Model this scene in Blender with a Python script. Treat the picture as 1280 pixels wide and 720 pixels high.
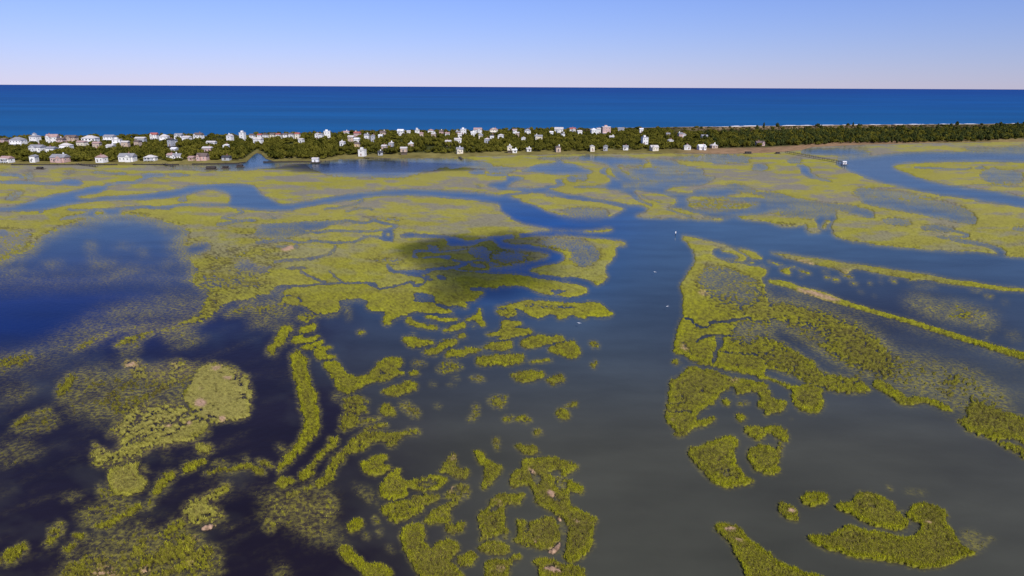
import bpy, bmesh, math, random
import numpy as np
from mathutils import Vector, Matrix, Euler

for o in list(bpy.data.objects): bpy.data.objects.remove(o)
SC = bpy.context.scene
COL = SC.collection
random.seed(7); RNG = np.random.default_rng(7)

# ---------------------------------------------------------------- camera
CAM_H = 75.0
cam_d = bpy.data.cameras.new('camera'); cam = bpy.data.objects.new('camera', cam_d); COL.objects.link(cam)
cam_d.sensor_width = 36; cam_d.lens = 24; cam_d.clip_start = 1; cam_d.clip_end = 300000
cam.matrix_world = Matrix.Translation((0, 0, CAM_H)) @ Euler((math.radians(90 - 16.45), 0, 0)).to_matrix().to_4x4() @ Matrix.Rotation(math.radians(0.27), 4, 'Z')
SC.camera = cam
FPX = 24 / 36 * 1280
_R = np.array(cam.matrix_world.to_3x3())

# ---------------------------------------------------------------- daylight
SUN_EL, SUN_AZ = math.radians(44), math.radians(152)      # azimuth from +Y clockwise: behind the camera, to the right
w = bpy.data.worlds.new('World'); SC.world = w; w.use_nodes = True
nt = w.node_tree; nt.nodes.clear()
out = nt.nodes.new('ShaderNodeOutputWorld'); bg = nt.nodes.new('ShaderNodeBackground'); sky = nt.nodes.new('ShaderNodeTexSky')
sky.sky_type = 'NISHITA'; sky.sun_disc = False; sky.sun_elevation = SUN_EL; sky.sun_rotation = SUN_AZ
sky.altitude = 0; sky.air_density = 1.0; sky.dust_density = 0.0; sky.ozone_density = 8.0
tc = nt.nodes.new('ShaderNodeTexCoord'); mp = nt.nodes.new('ShaderNodeMapping'); mp.inputs['Scale'].default_value = (1, 1, .78)
nrm = nt.nodes.new('ShaderNodeVectorMath'); nrm.operation = 'NORMALIZE'
cool = nt.nodes.new('ShaderNodeVectorMath'); cool.operation = 'MULTIPLY'; cool.inputs[1].default_value = (.695, .660, 1.03)      # the clear, slightly violet cast of this day's sky
nt.links.new(tc.outputs['Generated'], mp.inputs[0]); nt.links.new(mp.outputs[0], nrm.inputs[0]); nt.links.new(nrm.outputs[0], sky.inputs[0])
nt.links.new(sky.outputs[0], cool.inputs[0]); nt.links.new(cool.outputs[0], bg.inputs[0]); nt.links.new(bg.outputs[0], out.inputs[0])
bg.inputs[1].default_value = 0.115
sun_d = bpy.data.lights.new('sun', 'SUN'); sun_d.energy = 5.0; sun_d.angle = math.radians(0.53); sun_d.color = (1.0, .94, .85)
sun = bpy.data.objects.new('sun', sun_d); COL.objects.link(sun)
SUN_DIR = Vector((math.sin(SUN_AZ) * math.cos(SUN_EL), math.cos(SUN_AZ) * math.cos(SUN_EL), math.sin(SUN_EL)))
sun.rotation_euler = SUN_DIR.to_track_quat('Z', 'Y').to_euler()
SC.view_settings.view_transform = 'Standard'; SC.view_settings.look = 'None'; SC.view_settings.exposure = 0.0; SC.view_settings.gamma = 1
SC.view_settings.use_curve_mapping = False
SC.render.engine = 'CYCLES'
SC.cycles.max_bounces = 6; SC.cycles.transparent_max_bounces = 12; SC.cycles.caustics_reflective = False; SC.cycles.caustics_refractive = False

# ---------------------------------------------------------------- helpers
def ray(px, py):
    px = np.asarray(px, float); py = np.asarray(py, float)
    d = np.stack([(px - 640) / FPX, (360 - py) / FPX, -np.ones_like(px)], -1)
    return d @ _R.T
def at(px, py, z=0.0):
    "the point of the plane at height z seen at (px, py) of the photograph"
    d = ray(px, py); t = (z - CAM_H) / d[..., 2]
    return np.stack([d[..., 0] * t, d[..., 1] * t, np.full(t.shape, float(z)) if np.ndim(z) == 0 else z], -1)
def pt(px, py, z=0.0): return Vector(at(float(px), float(py), z))
def to_px(x, y, z):
    v = np.stack([x, y, z - CAM_H], -1) @ _R
    return 640 + FPX * v[..., 0] / -v[..., 2], 360 - FPX * v[..., 1] / -v[..., 2]

def hash2(ix, iy, seed):
    h = (ix.astype(np.int64) * 374761393 + iy.astype(np.int64) * 668265263 + seed * 2147483647) & 0xffffffff
    h = ((h ^ (h >> 13)) * 1274126177) & 0xffffffff
    return ((h ^ (h >> 16)) & 0xffff) / 65535.0
def vnoise(x, y, seed=0):
    ix = np.floor(x); iy = np.floor(y); fx = x - ix; fy = y - iy
    fx = fx * fx * (3 - 2 * fx); fy = fy * fy * (3 - 2 * fy)
    a = hash2(ix, iy, seed); b = hash2(ix + 1, iy, seed); c = hash2(ix, iy + 1, seed); d = hash2(ix + 1, iy + 1, seed)
    return (a * (1 - fx) + b * fx) * (1 - fy) + (c * (1 - fx) + d * fx) * fy
def fbm(x, y, octv=4, seed=0, gain=.55):
    s = 0; a = 1; t = 0
    for k in range(octv):
        s = s + a * vnoise(x * 2 ** k + 17.3 * k, y * 2 ** k + 9.1 * k, seed + k); t += a; a *= gain
    return s / t

def mesh_np(name, verts, faces, mat=None, parent=None, nper=4, smooth=False):
    me = bpy.data.meshes.new(name)
    n = len(faces)
    me.vertices.add(len(verts)); me.vertices.foreach_set('co', np.asarray(verts, np.float32).ravel())
    me.loops.add(n * nper); me.loops.foreach_set('vertex_index', np.asarray(faces, np.int32).ravel())
    me.polygons.add(n); me.polygons.foreach_set('loop_start', np.arange(0, n * nper, nper, dtype=np.int32))
    me.polygons.foreach_set('loop_total', np.full(n, nper, np.int32))
    if smooth: me.polygons.foreach_set('use_smooth', np.ones(n, bool))
    me.update(calc_edges=True)
    if mat: me.materials.append(mat)
    o = bpy.data.objects.new(name, me); COL.objects.link(o); o.parent = parent
    return o
def vcol(o, name, rgb):
    a = o.data.color_attributes.new(name, 'FLOAT_COLOR', 'POINT')
    c = np.ones((len(rgb), 4), np.float32); c[:, :3] = rgb; a.data.foreach_set('color', c.ravel())

class MB:
    "collects simple solids and links them as one mesh object"
    def __init__(s): s.v = []; s.f = []; s.m = []
    def add(s, vs, fs, mi=0):
        b = len(s.v); s.v += [tuple(v) for v in vs]; s.f += [tuple(i + b for i in f) for f in fs]; s.m += [mi] * len(fs)
    def box(s, x0, x1, y0, y1, z0, z1, mi=0):
        s.add([(x0, y0, z0), (x1, y0, z0), (x1, y1, z0), (x0, y1, z0), (x0, y0, z1), (x1, y0, z1), (x1, y1, z1), (x0, y1, z1)],
              [(0, 3, 2, 1), (4, 5, 6, 7), (0, 1, 5, 4), (1, 2, 6, 5), (2, 3, 7, 6), (3, 0, 4, 7)], mi)
    def bar(s, a, b, r, r2=None, n=6, mi=0):
        a = Vector(a); b = Vector(b); d = (b - a).normalized(); r2 = r if r2 is None else r2
        u = d.orthogonal().normalized(); v = d.cross(u); vs = []
        for c, q in ((a, r), (b, r2)):
            for k in range(n):
                t = 2 * math.pi * k / n; vs.append(c + (u * math.cos(t) + v * math.sin(t)) * q)
        s.add(vs, [(k, (k + 1) % n, n + (k + 1) % n, n + k) for k in range(n)] + [tuple(range(n))[::-1], tuple(range(n, 2 * n))], mi)
    def gable(s, x0, x1, y0, y1, z0, h, ax='x', t=.25, mi=0):
        "pitched roof solid, ridge along ax"
        if ax == 'x': ym = (y0 + y1) / 2; vs = [(x0, y0, z0), (x1, y0, z0), (x1, y1, z0), (x0, y1, z0), (x0, ym, z0 + h), (x1, ym, z0 + h)]; fs = [(0, 1, 5, 4), (2, 3, 4, 5), (1, 2, 5), (3, 0, 4), (0, 3, 2, 1)]
        else: xm = (x0 + x1) / 2; vs = [(x0, y0, z0), (x1, y0, z0), (x1, y1, z0), (x0, y1, z0), (xm, y0, z0 + h), (xm, y1, z0 + h)]; fs = [(1, 2, 5, 4), (3, 0, 4, 5), (0, 1, 4), (2, 3, 5), (0, 3, 2, 1)]
        s.add(vs, fs, mi)
    def hip(s, x0, x1, y0, y1, z0, h, mi=0):
        w = x1 - x0; d = y1 - y0; m = min(w, d) * .48; ym = (y0 + y1) / 2; xm = (x0 + x1) / 2
        if w >= d: a = (x0 + m, ym, z0 + h); b = (x1 - m, ym, z0 + h); fs = [(0, 1, 5, 4), (1, 2, 5), (2, 3, 4, 5), (3, 0, 4), (0, 3, 2, 1)]
        else: a = (xm, y0 + m, z0 + h); b = (xm, y1 - m, z0 + h); fs = [(0, 1, 4), (1, 2, 5, 4), (2, 3, 5), (3, 0, 4, 5), (0, 3, 2, 1)]
        s.add([(x0, y0, z0), (x1, y0, z0), (x1, y1, z0), (x0, y1, z0), a, b], fs, mi)
    def mesh(s, name, mats):
        me = bpy.data.meshes.new(name); me.from_pydata(s.v, [], s.f)
        for m in (mats if isinstance(mats, (list, tuple)) else [mats]): me.materials.append(m)
        me.polygons.foreach_set('material_index', s.m); me.update(); return me
    def build(s, name, mats, parent=None): return link(name, s.mesh(name, mats), parent)
def link(name, me, parent=None):
    o = bpy.data.objects.new(name, me); COL.objects.link(o); o.parent = parent; return o
def tag(o, label=None, cat=None, group=None, kind=None):
    if label: o['label'] = label
    if cat: o['category'] = cat
    if group: o['group'] = group
    if kind: o['kind'] = kind
    return o
def empty(name, loc, rz=0.0):
    o = bpy.data.objects.new(name, None); o.empty_display_size = 1; o.location = loc; o.rotation_euler = (0, 0, rz); COL.objects.link(o); return o

# ---------------------------------------------------------------- materials
def new_mat(name):
    m = bpy.data.materials.new(name); m.use_nodes = True; n = m.node_tree.nodes; n.clear()
    o = n.new('ShaderNodeOutputMaterial'); return m, m.node_tree, o
def mat_paint(name, rgb, rough=.7, var=.12, scale=1.5):
    m, t, o = new_mat(name); b = t.nodes.new('ShaderNodeBsdfPrincipled'); b.inputs['Roughness'].default_value = rough
    ns = t.nodes.new('ShaderNodeTexNoise'); ns.inputs['Scale'].default_value = scale; ns.inputs['Detail'].default_value = 4
    tcn = t.nodes.new('ShaderNodeTexCoord'); t.links.new(tcn.outputs['Object'], ns.inputs['Vector'])
    r = t.nodes.new('ShaderNodeMapRange'); r.inputs[1].default_value = .3; r.inputs[2].default_value = .7
    r.inputs[3].default_value = 1 - var; r.inputs[4].default_value = 1 + var
    mx = t.nodes.new('ShaderNodeVectorMath'); mx.operation = 'SCALE'; mx.inputs[0].default_value = rgb
    t.links.new(ns.outputs[0], r.inputs[0]); t.links.new(r.outputs[0], mx.inputs['Scale']); t.links.new(mx.outputs[0], b.inputs['Base Color'])
    t.links.new(b.outputs[0], o.inputs[0]); return m
def mat_attr(name, attr, rough=.9, var=.25, scale=.8, transl=0.0, bump=0.0, world=True):
    m, t, o = new_mat(name); N = t.nodes.new; L = t.links.new
    a = N('ShaderNodeAttribute'); a.attribute_name = attr
    g = N('ShaderNodeNewGeometry'); ns = N('ShaderNodeTexNoise'); ns.inputs['Scale'].default_value = scale; ns.inputs['Detail'].default_value = 5; ns.inputs['Roughness'].default_value = .65
    L(g.outputs['Position'], ns.inputs['Vector'])
    r = N('ShaderNodeMapRange'); r.inputs[1].default_value = .3; r.inputs[2].default_value = .7; r.inputs[3].default_value = 1 - var; r.inputs[4].default_value = 1 + var
    mx = N('ShaderNodeVectorMath'); mx.operation = 'SCALE'
    L(ns.outputs[0], r.inputs[0]); L(a.outputs['Color'], mx.inputs[0]); L(r.outputs[0], mx.inputs['Scale'])
    d = N('ShaderNodeBsdfDiffuse'); L(mx.outputs[0], d.inputs['Color']); sh = d
    if bump:
        bp = N('ShaderNodeBump'); bp.inputs['Strength'].default_value = 1; bp.inputs['Distance'].default_value = bump; L(ns.outputs[0], bp.inputs['Height']); L(bp.outputs[0], d.inputs['Normal'])
    if transl:
        tr = N('ShaderNodeBsdfTranslucent'); L(mx.outputs[0], tr.inputs['Color']); ms = N('ShaderNodeMixShader'); ms.inputs[0].default_value = transl
        L(d.outputs[0], ms.inputs[1]); L(tr.outputs[0], ms.inputs[2]); sh = ms
    L(sh.outputs[0], o.inputs[0]); return m

def mat_water(name, attr=None, rgb=(.02, .03, .03), refl=1.0, rmax=.5, wave=(0.9, .05), rough=.12, streak=None, stems=False):
    "turbid water: coloured body under a Fresnel surface film of small waves"
    m, t, o = new_mat(name); N = t.nodes.new; L = t.links.new
    g = N('ShaderNodeNewGeometry')
    n1 = N('ShaderNodeTexNoise'); n1.inputs['Scale'].default_value = wave[0]; n1.inputs['Detail'].default_value = 4; L(g.outputs['Position'], n1.inputs['Vector'])
    bp = N('ShaderNodeBump'); bp.inputs['Strength'].default_value = 1; bp.inputs['Distance'].default_value = wave[1]; L(n1.outputs[0], bp.inputs['Height'])
    d = N('ShaderNodeBsdfDiffuse'); gl = N('ShaderNodeBsdfGlossy'); gl.inputs['Roughness'].default_value = rough
    L(bp.outputs[0], gl.inputs['Normal'])
    n2 = N('ShaderNodeTexNoise'); n2.inputs['Scale'].default_value = .03; n2.inputs['Detail'].default_value = 5
    mp2 = N('ShaderNodeMapping'); mp2.inputs['Scale'].default_value = (1, 2.2, 1) if not streak else streak; L(g.outputs['Position'], mp2.inputs[0]); L(mp2.outputs[0], n2.inputs['Vector'])
    r = N('ShaderNodeMapRange'); r.inputs[1].default_value = .3; r.inputs[2].default_value = .7; r.inputs[3].default_value = .82; r.inputs[4].default_value = 1.18; L(n2.outputs[0], r.inputs[0])
    mx = N('ShaderNodeVectorMath'); mx.operation = 'SCALE'; L(r.outputs[0], mx.inputs['Scale'])
    if attr: a = N('ShaderNodeAttribute'); a.attribute_name = attr; L(a.outputs['Color'], mx.inputs[0])
    else: mx.inputs[0].default_value = rgb
    if attr and stems:      # stems standing in the shallows, seen as grain
        a2 = N('ShaderNodeAttribute'); a2.attribute_name = 'stems'; n3 = N('ShaderNodeTexNoise'); n3.inputs['Scale'].default_value = .95; n3.inputs['Detail'].default_value = 3; n3.inputs['Roughness'].default_value = .7; L(g.outputs['Position'], n3.inputs['Vector'])
        r3 = N('ShaderNodeMapRange'); r3.inputs[1].default_value = .44; r3.inputs[2].default_value = .60; L(n3.outputs[0], r3.inputs[0])
        mu = N('ShaderNodeMath'); mu.operation = 'MULTIPLY'; mu.use_clamp = True; L(r3.outputs[0], mu.inputs[0]); L(a2.outputs['Fac'], mu.inputs[1])
        mm = N('ShaderNodeMix'); mm.data_type = 'RGBA'; mm.inputs[7].default_value = (.250, .222, .040, 1); L(mu.outputs[0], mm.inputs[0]); L(a.outputs['Color'], mm.inputs[6]); L(mm.outputs[2], mx.inputs[0]); stem_fac = mu
    L(mx.outputs[0], d.inputs['Color'])
    fr = N('ShaderNodeFresnel'); fr.inputs['IOR'].default_value = 1.33
    mt = N('ShaderNodeMath'); mt.operation = 'MULTIPLY'; mt.inputs[1].default_value = refl; L(fr.outputs[0], mt.inputs[0])
    mn = N('ShaderNodeMath'); mn.operation = 'MINIMUM'; mn.inputs[1].default_value = rmax; L(mt.outputs[0], mn.inputs[0])
    if attr and stems:      # no mirror where leaves break the surface
        m1 = N('ShaderNodeMath'); m1.operation = 'MULTIPLY_ADD'; m1.inputs[1].default_value = -.9; m1.inputs[2].default_value = 1; L(stem_fac.outputs[0], m1.inputs[0])
        m2 = N('ShaderNodeMath'); m2.operation = 'MULTIPLY'; L(m1.outputs[0], m2.inputs[0]); L(mn.outputs[0], m2.inputs[1]); mn = m2
    ms = N('ShaderNodeMixShader'); L(mn.outputs[0], ms.inputs[0]); L(d.outputs[0], ms.inputs[1]); L(gl.outputs[0], ms.inputs[2]); L(ms.outputs[0], o.inputs[0])
    return m
# ---------------------------------------------------------------------------
# Marsh survey: outlines of beds, creeks and pools (read off at ground level)
# panel -> origin x, origin y, scale
PAN = dict(X=(0, 0, 1), A=(0, 200, 4), B=(320, 200, 4), C=(640, 180, 4), D=(960, 180, 4), E=(0, 360, 4), F=(320, 360, 4),
           G=(640, 360, 4), H=(960, 360, 4), I=(0, 540, 4), J=(320, 540, 4), K=(640, 540, 4), L=(960, 540, 4),
           a1=(0, 195, 8), a2=(160, 195, 8), a3=(560, 185, 8), a4=(720, 185, 8), a5=(880, 185, 8), a6=(1120, 180, 8),
           b1=(880, 260, 8), b2=(1040, 300, 8), b3=(1120, 340, 8), b4=(500, 260, 8), b5=(560, 350, 8), b6=(580, 560, 8),
           b7=(580, 630, 8), b8=(420, 560, 8))

# kind, cover g, colour c, softness px, [width px], points
#  P = area, L = line with a width, G = soft patch
T = []
def P(g, c, s, pts): T.append(('P', g, c, s, 0, pts))
def Q(g, c, s, w, pts): T.append(('L', g, c, s, w, pts))

# ---- far marsh, north of the main channel, and the marsh in the middle left
P(.86, .62, 1.2, "X -220,205 250,205 300,209 330,206 400,201 426,197 640,193 870,190.5 960,190 1000,187 1020,182.5 1060,180 1280,175.5 1440,174 D 1900,640 1280,572 1180,560 1130,550 1010,535 940,540 790,530 620,515 470,495 340,470 290,430 230,450 180,435 210,400 130,415 0,395 b1 870,200 780,165 640,140 420,125 280,80 C 1110,360 1050,380 980,380 860,375 810,370 660,368 610,355 690,330 620,325 565,320 480,365 290,368 190,345 100,300 0,270 C 0,380 60,400 170,430 0,455 0,650 120,675 300,700 370,715 b5 1280,50 1280,160 1100,155 1080,130 1200,110 1060,95 1000,110 1060,150 1000,155 940,135 850,110 830,90 850,80 820,65 700,50 620,65 520,60 480,100 440,85 360,70 230,75 210,100 260,115 340,100 390,130 310,175 270,205 200,220 190,205 160,200 210,250 150,290 100,265 0,260 F 960,90 900,75 910,95 990,110 990,130 900,125 800,120 740,140 690,160 670,190 630,185 640,130 655,115 550,115 540,75 550,60 420,55 410,75 430,110 380,125 310,130 270,110 250,95 200,80 130,90 120,60 60,30 0,40 E 1280,60 1150,60 1100,90 A 900,560 -800,560 -880,60")
# big blue pond, left
P(.0, .5, 7, "A -600,760 -500,520 0,530 60,490 150,470 200,400 300,350 430,310 500,285 620,280 760,300 830,330 940,345 960,370 900,400 830,420 850,440 920,440 960,460 930,480 850,490 960,520 1000,560 900,620 820,700 600,800")
P(.66, .45, 6, "A 950,320 1100,330 1280,320 1400,340 1500,420 1450,520 1280,600 1100,640 1000,600 1050,520 960,480 950,400")
P(.78, .62, 5, "A 950,330 1100,350 1280,400 1280,470 1180,490 1080,470 1060,440 1050,410 980,400 940,370")
P(.0, .5, 2.5, "A 930,440 990,420 1050,415 1050,440 1000,465 940,475")
for q in ["420,425 460,415 500,440 440,450", "550,430 620,425 700,430 600,440", "430,520 500,505 600,510 560,530 450,535",
          "680,450 740,450 740,470 690,470", "200,520 330,510 300,530 220,540", "0,560 60,540 160,540 60,575 0,590",
          "500,590 640,540 700,540 640,580 520,610", "440,340 500,310 470,350", "780,355 860,345 820,365", "800,515 850,505 870,520 820,530",
          "420,490 520,465 460,500"]:
    P(.52, .3, 4, "A " + q)
# sparse haze of stems over the pond's brown shallows
P(.15, .2, 9, "A -400,600 0,560 200,560 420,560 700,520 900,560 940,640 700,600 400,640 100,640 -400,700")
P(.5, .45, 6, "A -800,470 0,500 60,460 140,430 160,370 200,380 120,330 -800,330")

# ---- creeks in the upper left
W = .0
P(W, .5, 1, "a1 -700,540 0,520 130,505 250,475 370,445 340,432 480,400 640,365 800,335 900,310 960,295 1080,300 1080,330 1000,365 870,390 720,415 870,430 960,415 1080,402 a2 0,395 200,375 400,350 520,325 600,300 680,288 850,285 1000,275 1280,290 B 0,145 40,180 100,205 125,225 250,210 400,180 560,158 720,148 900,150 1050,160 1150,175 1280,180 a3 180,435 300,465 500,480 600,480 700,510 820,540 940,600 1000,640 1100,685 C 190,345 290,370 480,366 600,400 500,420 350,435 170,415 60,398 0,380 b4 1280,165 1200,150 1080,90 1000,25 a3 530,600 530,570 470,555 350,540 200,515 0,500 B 850,180 700,175 560,185 500,200 380,215 250,235 150,258 0,250 a2 1280,540 1080,525 990,495 1030,410 1000,370 900,345 780,330 700,355 580,390 480,415 300,430 160,440 0,440 a1 1080,445 900,455 760,475 640,495 560,520 400,545 240,550 0,555 -700,570")
Q(W, .5, .8, 3.2, "A 0,110 60,112 130,112 200,118 300,120 340,112")
P(W, .5, 1, "a1 600,240 680,232 800,240 840,270 800,295 700,300 620,280 480,285 480,270 620,262")
Q(W, .5, .6, 2, "a1 0,188 100,188 200,190 230,215")
P(W, .5, .8, "a1 170,190 225,195 240,220 190,215")
P(W, .5, 1, "a1 890,165 960,150 1060,155 1140,170 1270,165 1280,180 1200,190 1140,180 1000,175")
P(W, .5, 1, "a2 130,185 200,175 300,180 380,185 370,210 240,215 160,210")
P(.2, .5, 1.5, "a2 380,180 520,175 660,190 600,205 450,210")
Q(W, .5, .8, 2, "a1 1040,300 1160,270 1280,262 a2 60,270 120,240 200,215")
P(.3, .4, 2, "a1 0,128 60,125 60,145 0,150")
P(.35, .4, 3, "a1 230,180 330,140 340,240 240,240")
P(.3, .4, 2.5, "a1 600,180 700,140 800,150 760,170 640,195")
P(.35, .4, 3, "a1 100,370 200,340 280,370 200,400 60,480 60,430")
P(.3, .2, 2, "a2 200,105 420,95 700,110 820,140 760,150 640,130 400,125")
P(.15, .2, 1, "a2 640,120 800,130 900,100 1280,95 B 60,18 30,30 a2 1280,140 1120,150 900,145 740,155")
P(.5, .35, 2, "B 40,16 300,14 300,24 100,36 40,34")
P(W, .5, 1, "X 316,190 327,190 334,196 345,203 345,210 300,211 300,206 312,203")
P(.3, .4, 2, "a2 480,430 600,405 590,460 500,465")
Q(W, .5, .7, 2.0, "a2 -260,545 0,520 100,510 240,515 420,515 460,495 600,485 760,492 900,490 1000,490")
P(W, .5, 1, "a2 220,515 330,510 450,500 440,520 380,530 240,530")
Q(W, .5, .5, 1.1, "a2 1080,540 1190,560 1000,600 900,625 1100,640")
Q(.2, .5, 1.2, 2, "a2 880,690 1100,650 1280,640")
P(.2, .4, 2, "a1 660,530 720,530 720,555 660,550")
P(W, .5, 1, "a1 380,560 420,535 440,560 400,575")
P(W, .5, 1.2, "a1 860,570 920,555 1070,540 1200,530 1220,570 1100,590 900,600 760,615 640,640 560,630 700,600 800,590")
P(.75, .7, 1, "a1 920,560 1000,540 1060,560 1060,590 960,600")
Q(W, .5, .6, 1.4, "a1 700,540 860,540 1080,530 1280,522")
P(.15, .5, 1, "A 0,350 30,355 50,365 20,375 -60,390 -60,350")
P(.15, .5, 1.5, "A 100,275 115,280 105,295")
P(.2, .5, 2, "A -60,400 10,405 0,440 -60,440")

# ---- middle-left, panel B
P(.1, .3, 2.5, "X 380,206 400,200 470,200 540,198 580,199 600,201 590,203 560,206 540,213 520,217 500,222 480,221 440,220 410,218 398,213")
P(.35, .35, 1.5, "B 500,20 560,15 720,18 800,25 700,50 560,45")
P(.5, .35, 1.0, "a3 150,175 300,165 460,160 420,200 300,205 180,195")
P(.1, .4, 1, "a3 0,120 120,130 300,140 470,155 300,170 100,200 0,210")
P(.1, .4, .8, "a3 180,240 280,215 370,225 380,265 260,262")
P(.35, .4, 1.5, "a3 380,190 500,180 620,190 700,220 640,250 480,260 400,240")
Q(.1, .4, .6, 1.5, "a3 380,265 480,275 600,270")
P(W, .4, .8, "a3 590,280 700,285 780,300 700,330 640,350 600,380 570,400 480,400 430,395 380,375 420,355 500,345 580,325")
Q(W, .4, .6, 2.4, "a3 480,402 600,405 760,412 900,420 960,405 1010,390 1100,380")
P(W, .4, .8, "a3 810,430 900,415 1040,415 1100,440 1200,470 1280,490 1280,515 1180,505 1080,485 1000,450 860,455")
Q(W, .4, .6, 1.6, "a3 540,475 650,462 820,440")
P(.3, .4, 2, "a3 960,450 1060,450 1100,480 1040,500 970,480")
P(.1, .4, .8, "a3 1060,310 1140,315 1140,350 1180,375 1100,385 1080,350")
P(.05, .4, 1.2, "a3 720,225 800,200 860,175 960,165 1080,150 1085,110 1135,105 1140,150 1280,165 a4 60,200 200,240 100,262 a3 1280,260 1100,270 960,250 850,235 760,240")
P(.25, .4, 1, "a3 850,100 1000,90 1280,92 1280,112 1000,110 900,115")
P(.4, .4, 2, "a4 0,270 130,270 120,330 0,330")
P(.3, .4, 2, "a3 1160,290 1280,280 1280,350 1200,340")
P(.35, .4, 2.5, "a3 260,370 320,365 360,400 280,400")

# panel B creeks
P(.12, .4, 1.6, "B 0,330 60,320 220,312 400,302 480,300 440,312 360,325 330,345 250,350 230,340 100,345 0,345")
P(.35, .4, 2, "B 0,345 200,345 260,370 150,385 0,380")
Q(W, .4, .5, 1.6, "B 440,300 500,312 540,318 580,305 600,304 640,318 700,325 715,330 690,340 640,348 560,357 480,358 380,350 320,362 240,362 220,350")
Q(W, .4, .5, 1.8, "B 0,415 60,408 140,400 180,404 220,415 290,405 340,408 390,415 440,412 500,408 530,392 560,380 600,382 640,398 680,405")
P(W, .4, .7, "B 630,360 660,348 690,348 692,380 690,402 660,398 625,385")
P(.8, .6, .5, "B 650,368 670,360 675,380 650,380")
P(W, .4, .8, "b4 0,272 60,250 130,240 200,262 300,270 420,270 540,285 600,310 680,330 780,315 900,290 1100,265 1280,235 1280,385 1100,345 1070,340 1150,325 C 0,380 0,400 b4 1280,420 1100,415 1000,395 960,360 930,330 870,320 790,345 740,375 560,385 480,380 470,330 440,305 300,300 200,298 0,295")
P(.8, .5, .8, "b4 1070,340 1140,320 1280,290 1400,310 1500,350 1280,378")
P(.85, .7, .8, "b4 380,320 440,305 470,330 470,385 420,380")
P(.2, .4, 2, "b4 240,390 330,370 400,400 400,415 260,410")
Q(W, .4, .7, 3.2, "b4 180,430 140,440 125,465 150,485 190,492")
Q(W, .4, .6, 1.4, "b4 180,430 300,430 400,440 520,425 680,408")
P(.1, .4, .8, "b4 190,492 290,485 420,478 500,475 520,490 480,525 440,520 400,495 330,495 260,505")
Q(.05, .4, .6, 1.2, "b4 520,525 640,545 760,525 860,520")
P(.3, .3, 2.5, "b4 700,400 800,390 860,430 960,420 1280,440 1280,500 1000,580 920,590 880,530 760,500 680,460")
P(.1, .3, 1.5, "b4 780,400 850,390 860,430 820,440")
Q(W, .4, .6, 1.4, "b4 0,640 80,645 200,625 320,610 420,605 520,600 600,570 670,540")
P(.1, .3, 1, "b4 890,540 910,590 900,620 820,630 660,630 600,615 520,612 620,645 900,650 940,670 1050,672 1280,675 1280,545 1100,585 960,605 930,590")
P(.3, .4, 1.5, "b4 670,540 760,560 850,550 870,600 780,600 700,580")
P(.2, .3, 1, "b4 60,650 200,635 320,625 290,655 200,675 100,670")
Q(W, .4, .5, 1.4, "b4 0,640 60,670 200,680 240,700 330,715")
P(.15, .4, .8, "b4 370,670 440,675 480,700 420,715 370,710")
P(.1, .4, 1, "B 640,525 670,530 690,555 760,560 840,565 820,575 760,578 700,565 660,550")
Q(W, .4, .5, 1.6, "B 690,560 780,560 860,552 940,545 1010,540 1050,520")
Q(W, .4, .5, 1.5, "B 430,612 520,614 560,612 600,640 640,640 700,632 740,618 760,608 790,612 770,622 800,628 840,622 850,600 845,585 870,580")
P(.05, .4, .8, "B 560,610 600,612 610,640 590,640 560,625")
Q(.1, .4, .6, 1.5, "B 430,610 400,590 380,565 360,550")
Q(.1, .4, .6, 1.5, "B 430,612 380,620 300,622 240,630 180,628 100,640")
Q(.1, .4, .8, 1.8, "B 220,560 260,575 300,600 345,610")
P(.12, .3, 1.6, "B 0,690 60,670 90,640 150,625 200,630 140,650 100,680 160,675 220,690 240,710 180,700 120,695 60,705 0,712 -60,700")
Q(.1, .4, .8, 2.2, "B 400,430 390,455 350,475 290,490 220,500 150,500 90,510")
P(.1, .3, 1.2, "B 150,540 200,530 270,530 230,548 160,550")
P(.2, .3, 3, "B 0,530 60,545 100,550 40,560 0,560 -100,540 -100,490 -40,500")
Q(.2, .4, .8, 1.6, "B 100,430 220,440 200,425")
P(.1, .4, .8, "B 780,670 820,662 880,672 905,690 880,700 900,715 860,710 800,715 790,690")
P(.1, .3, 1, "B 420,715 480,705 540,695 560,710 540,720 460,722")
P(.45, .35, 4, "B 500,490 640,490 760,490 740,530 640,520 560,510")
P(.66, .42, 5, "B -200,420 60,430 100,480 0,520 -200,500")
P(.62, .42, 6, "B -300,560 0,570 100,600 60,650 -100,660 -300,640")
P(.5, .3, 1.5, "B 500,285 560,280 740,290 740,310 600,300")
Q(.2, .4, .7, 1.3, "B 450,260 500,245 560,240 590,252")
Q(.2, .4, .7, 1.3, "B 60,270 80,290 100,292")
P(.85, .8, .6, "B 370,218 440,208 510,200 480,215 420,228 380,235")
Q(.05, .4, .6, 1.4, "B 340,245 420,238 500,220 540,200")
# marsh to the west of the middle, thinning to brown
P(.5, .3, 6, "B -300,620 0,650 0,700 -40,720 E 1280,0 1100,20 950,10 1000,-20")

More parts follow.
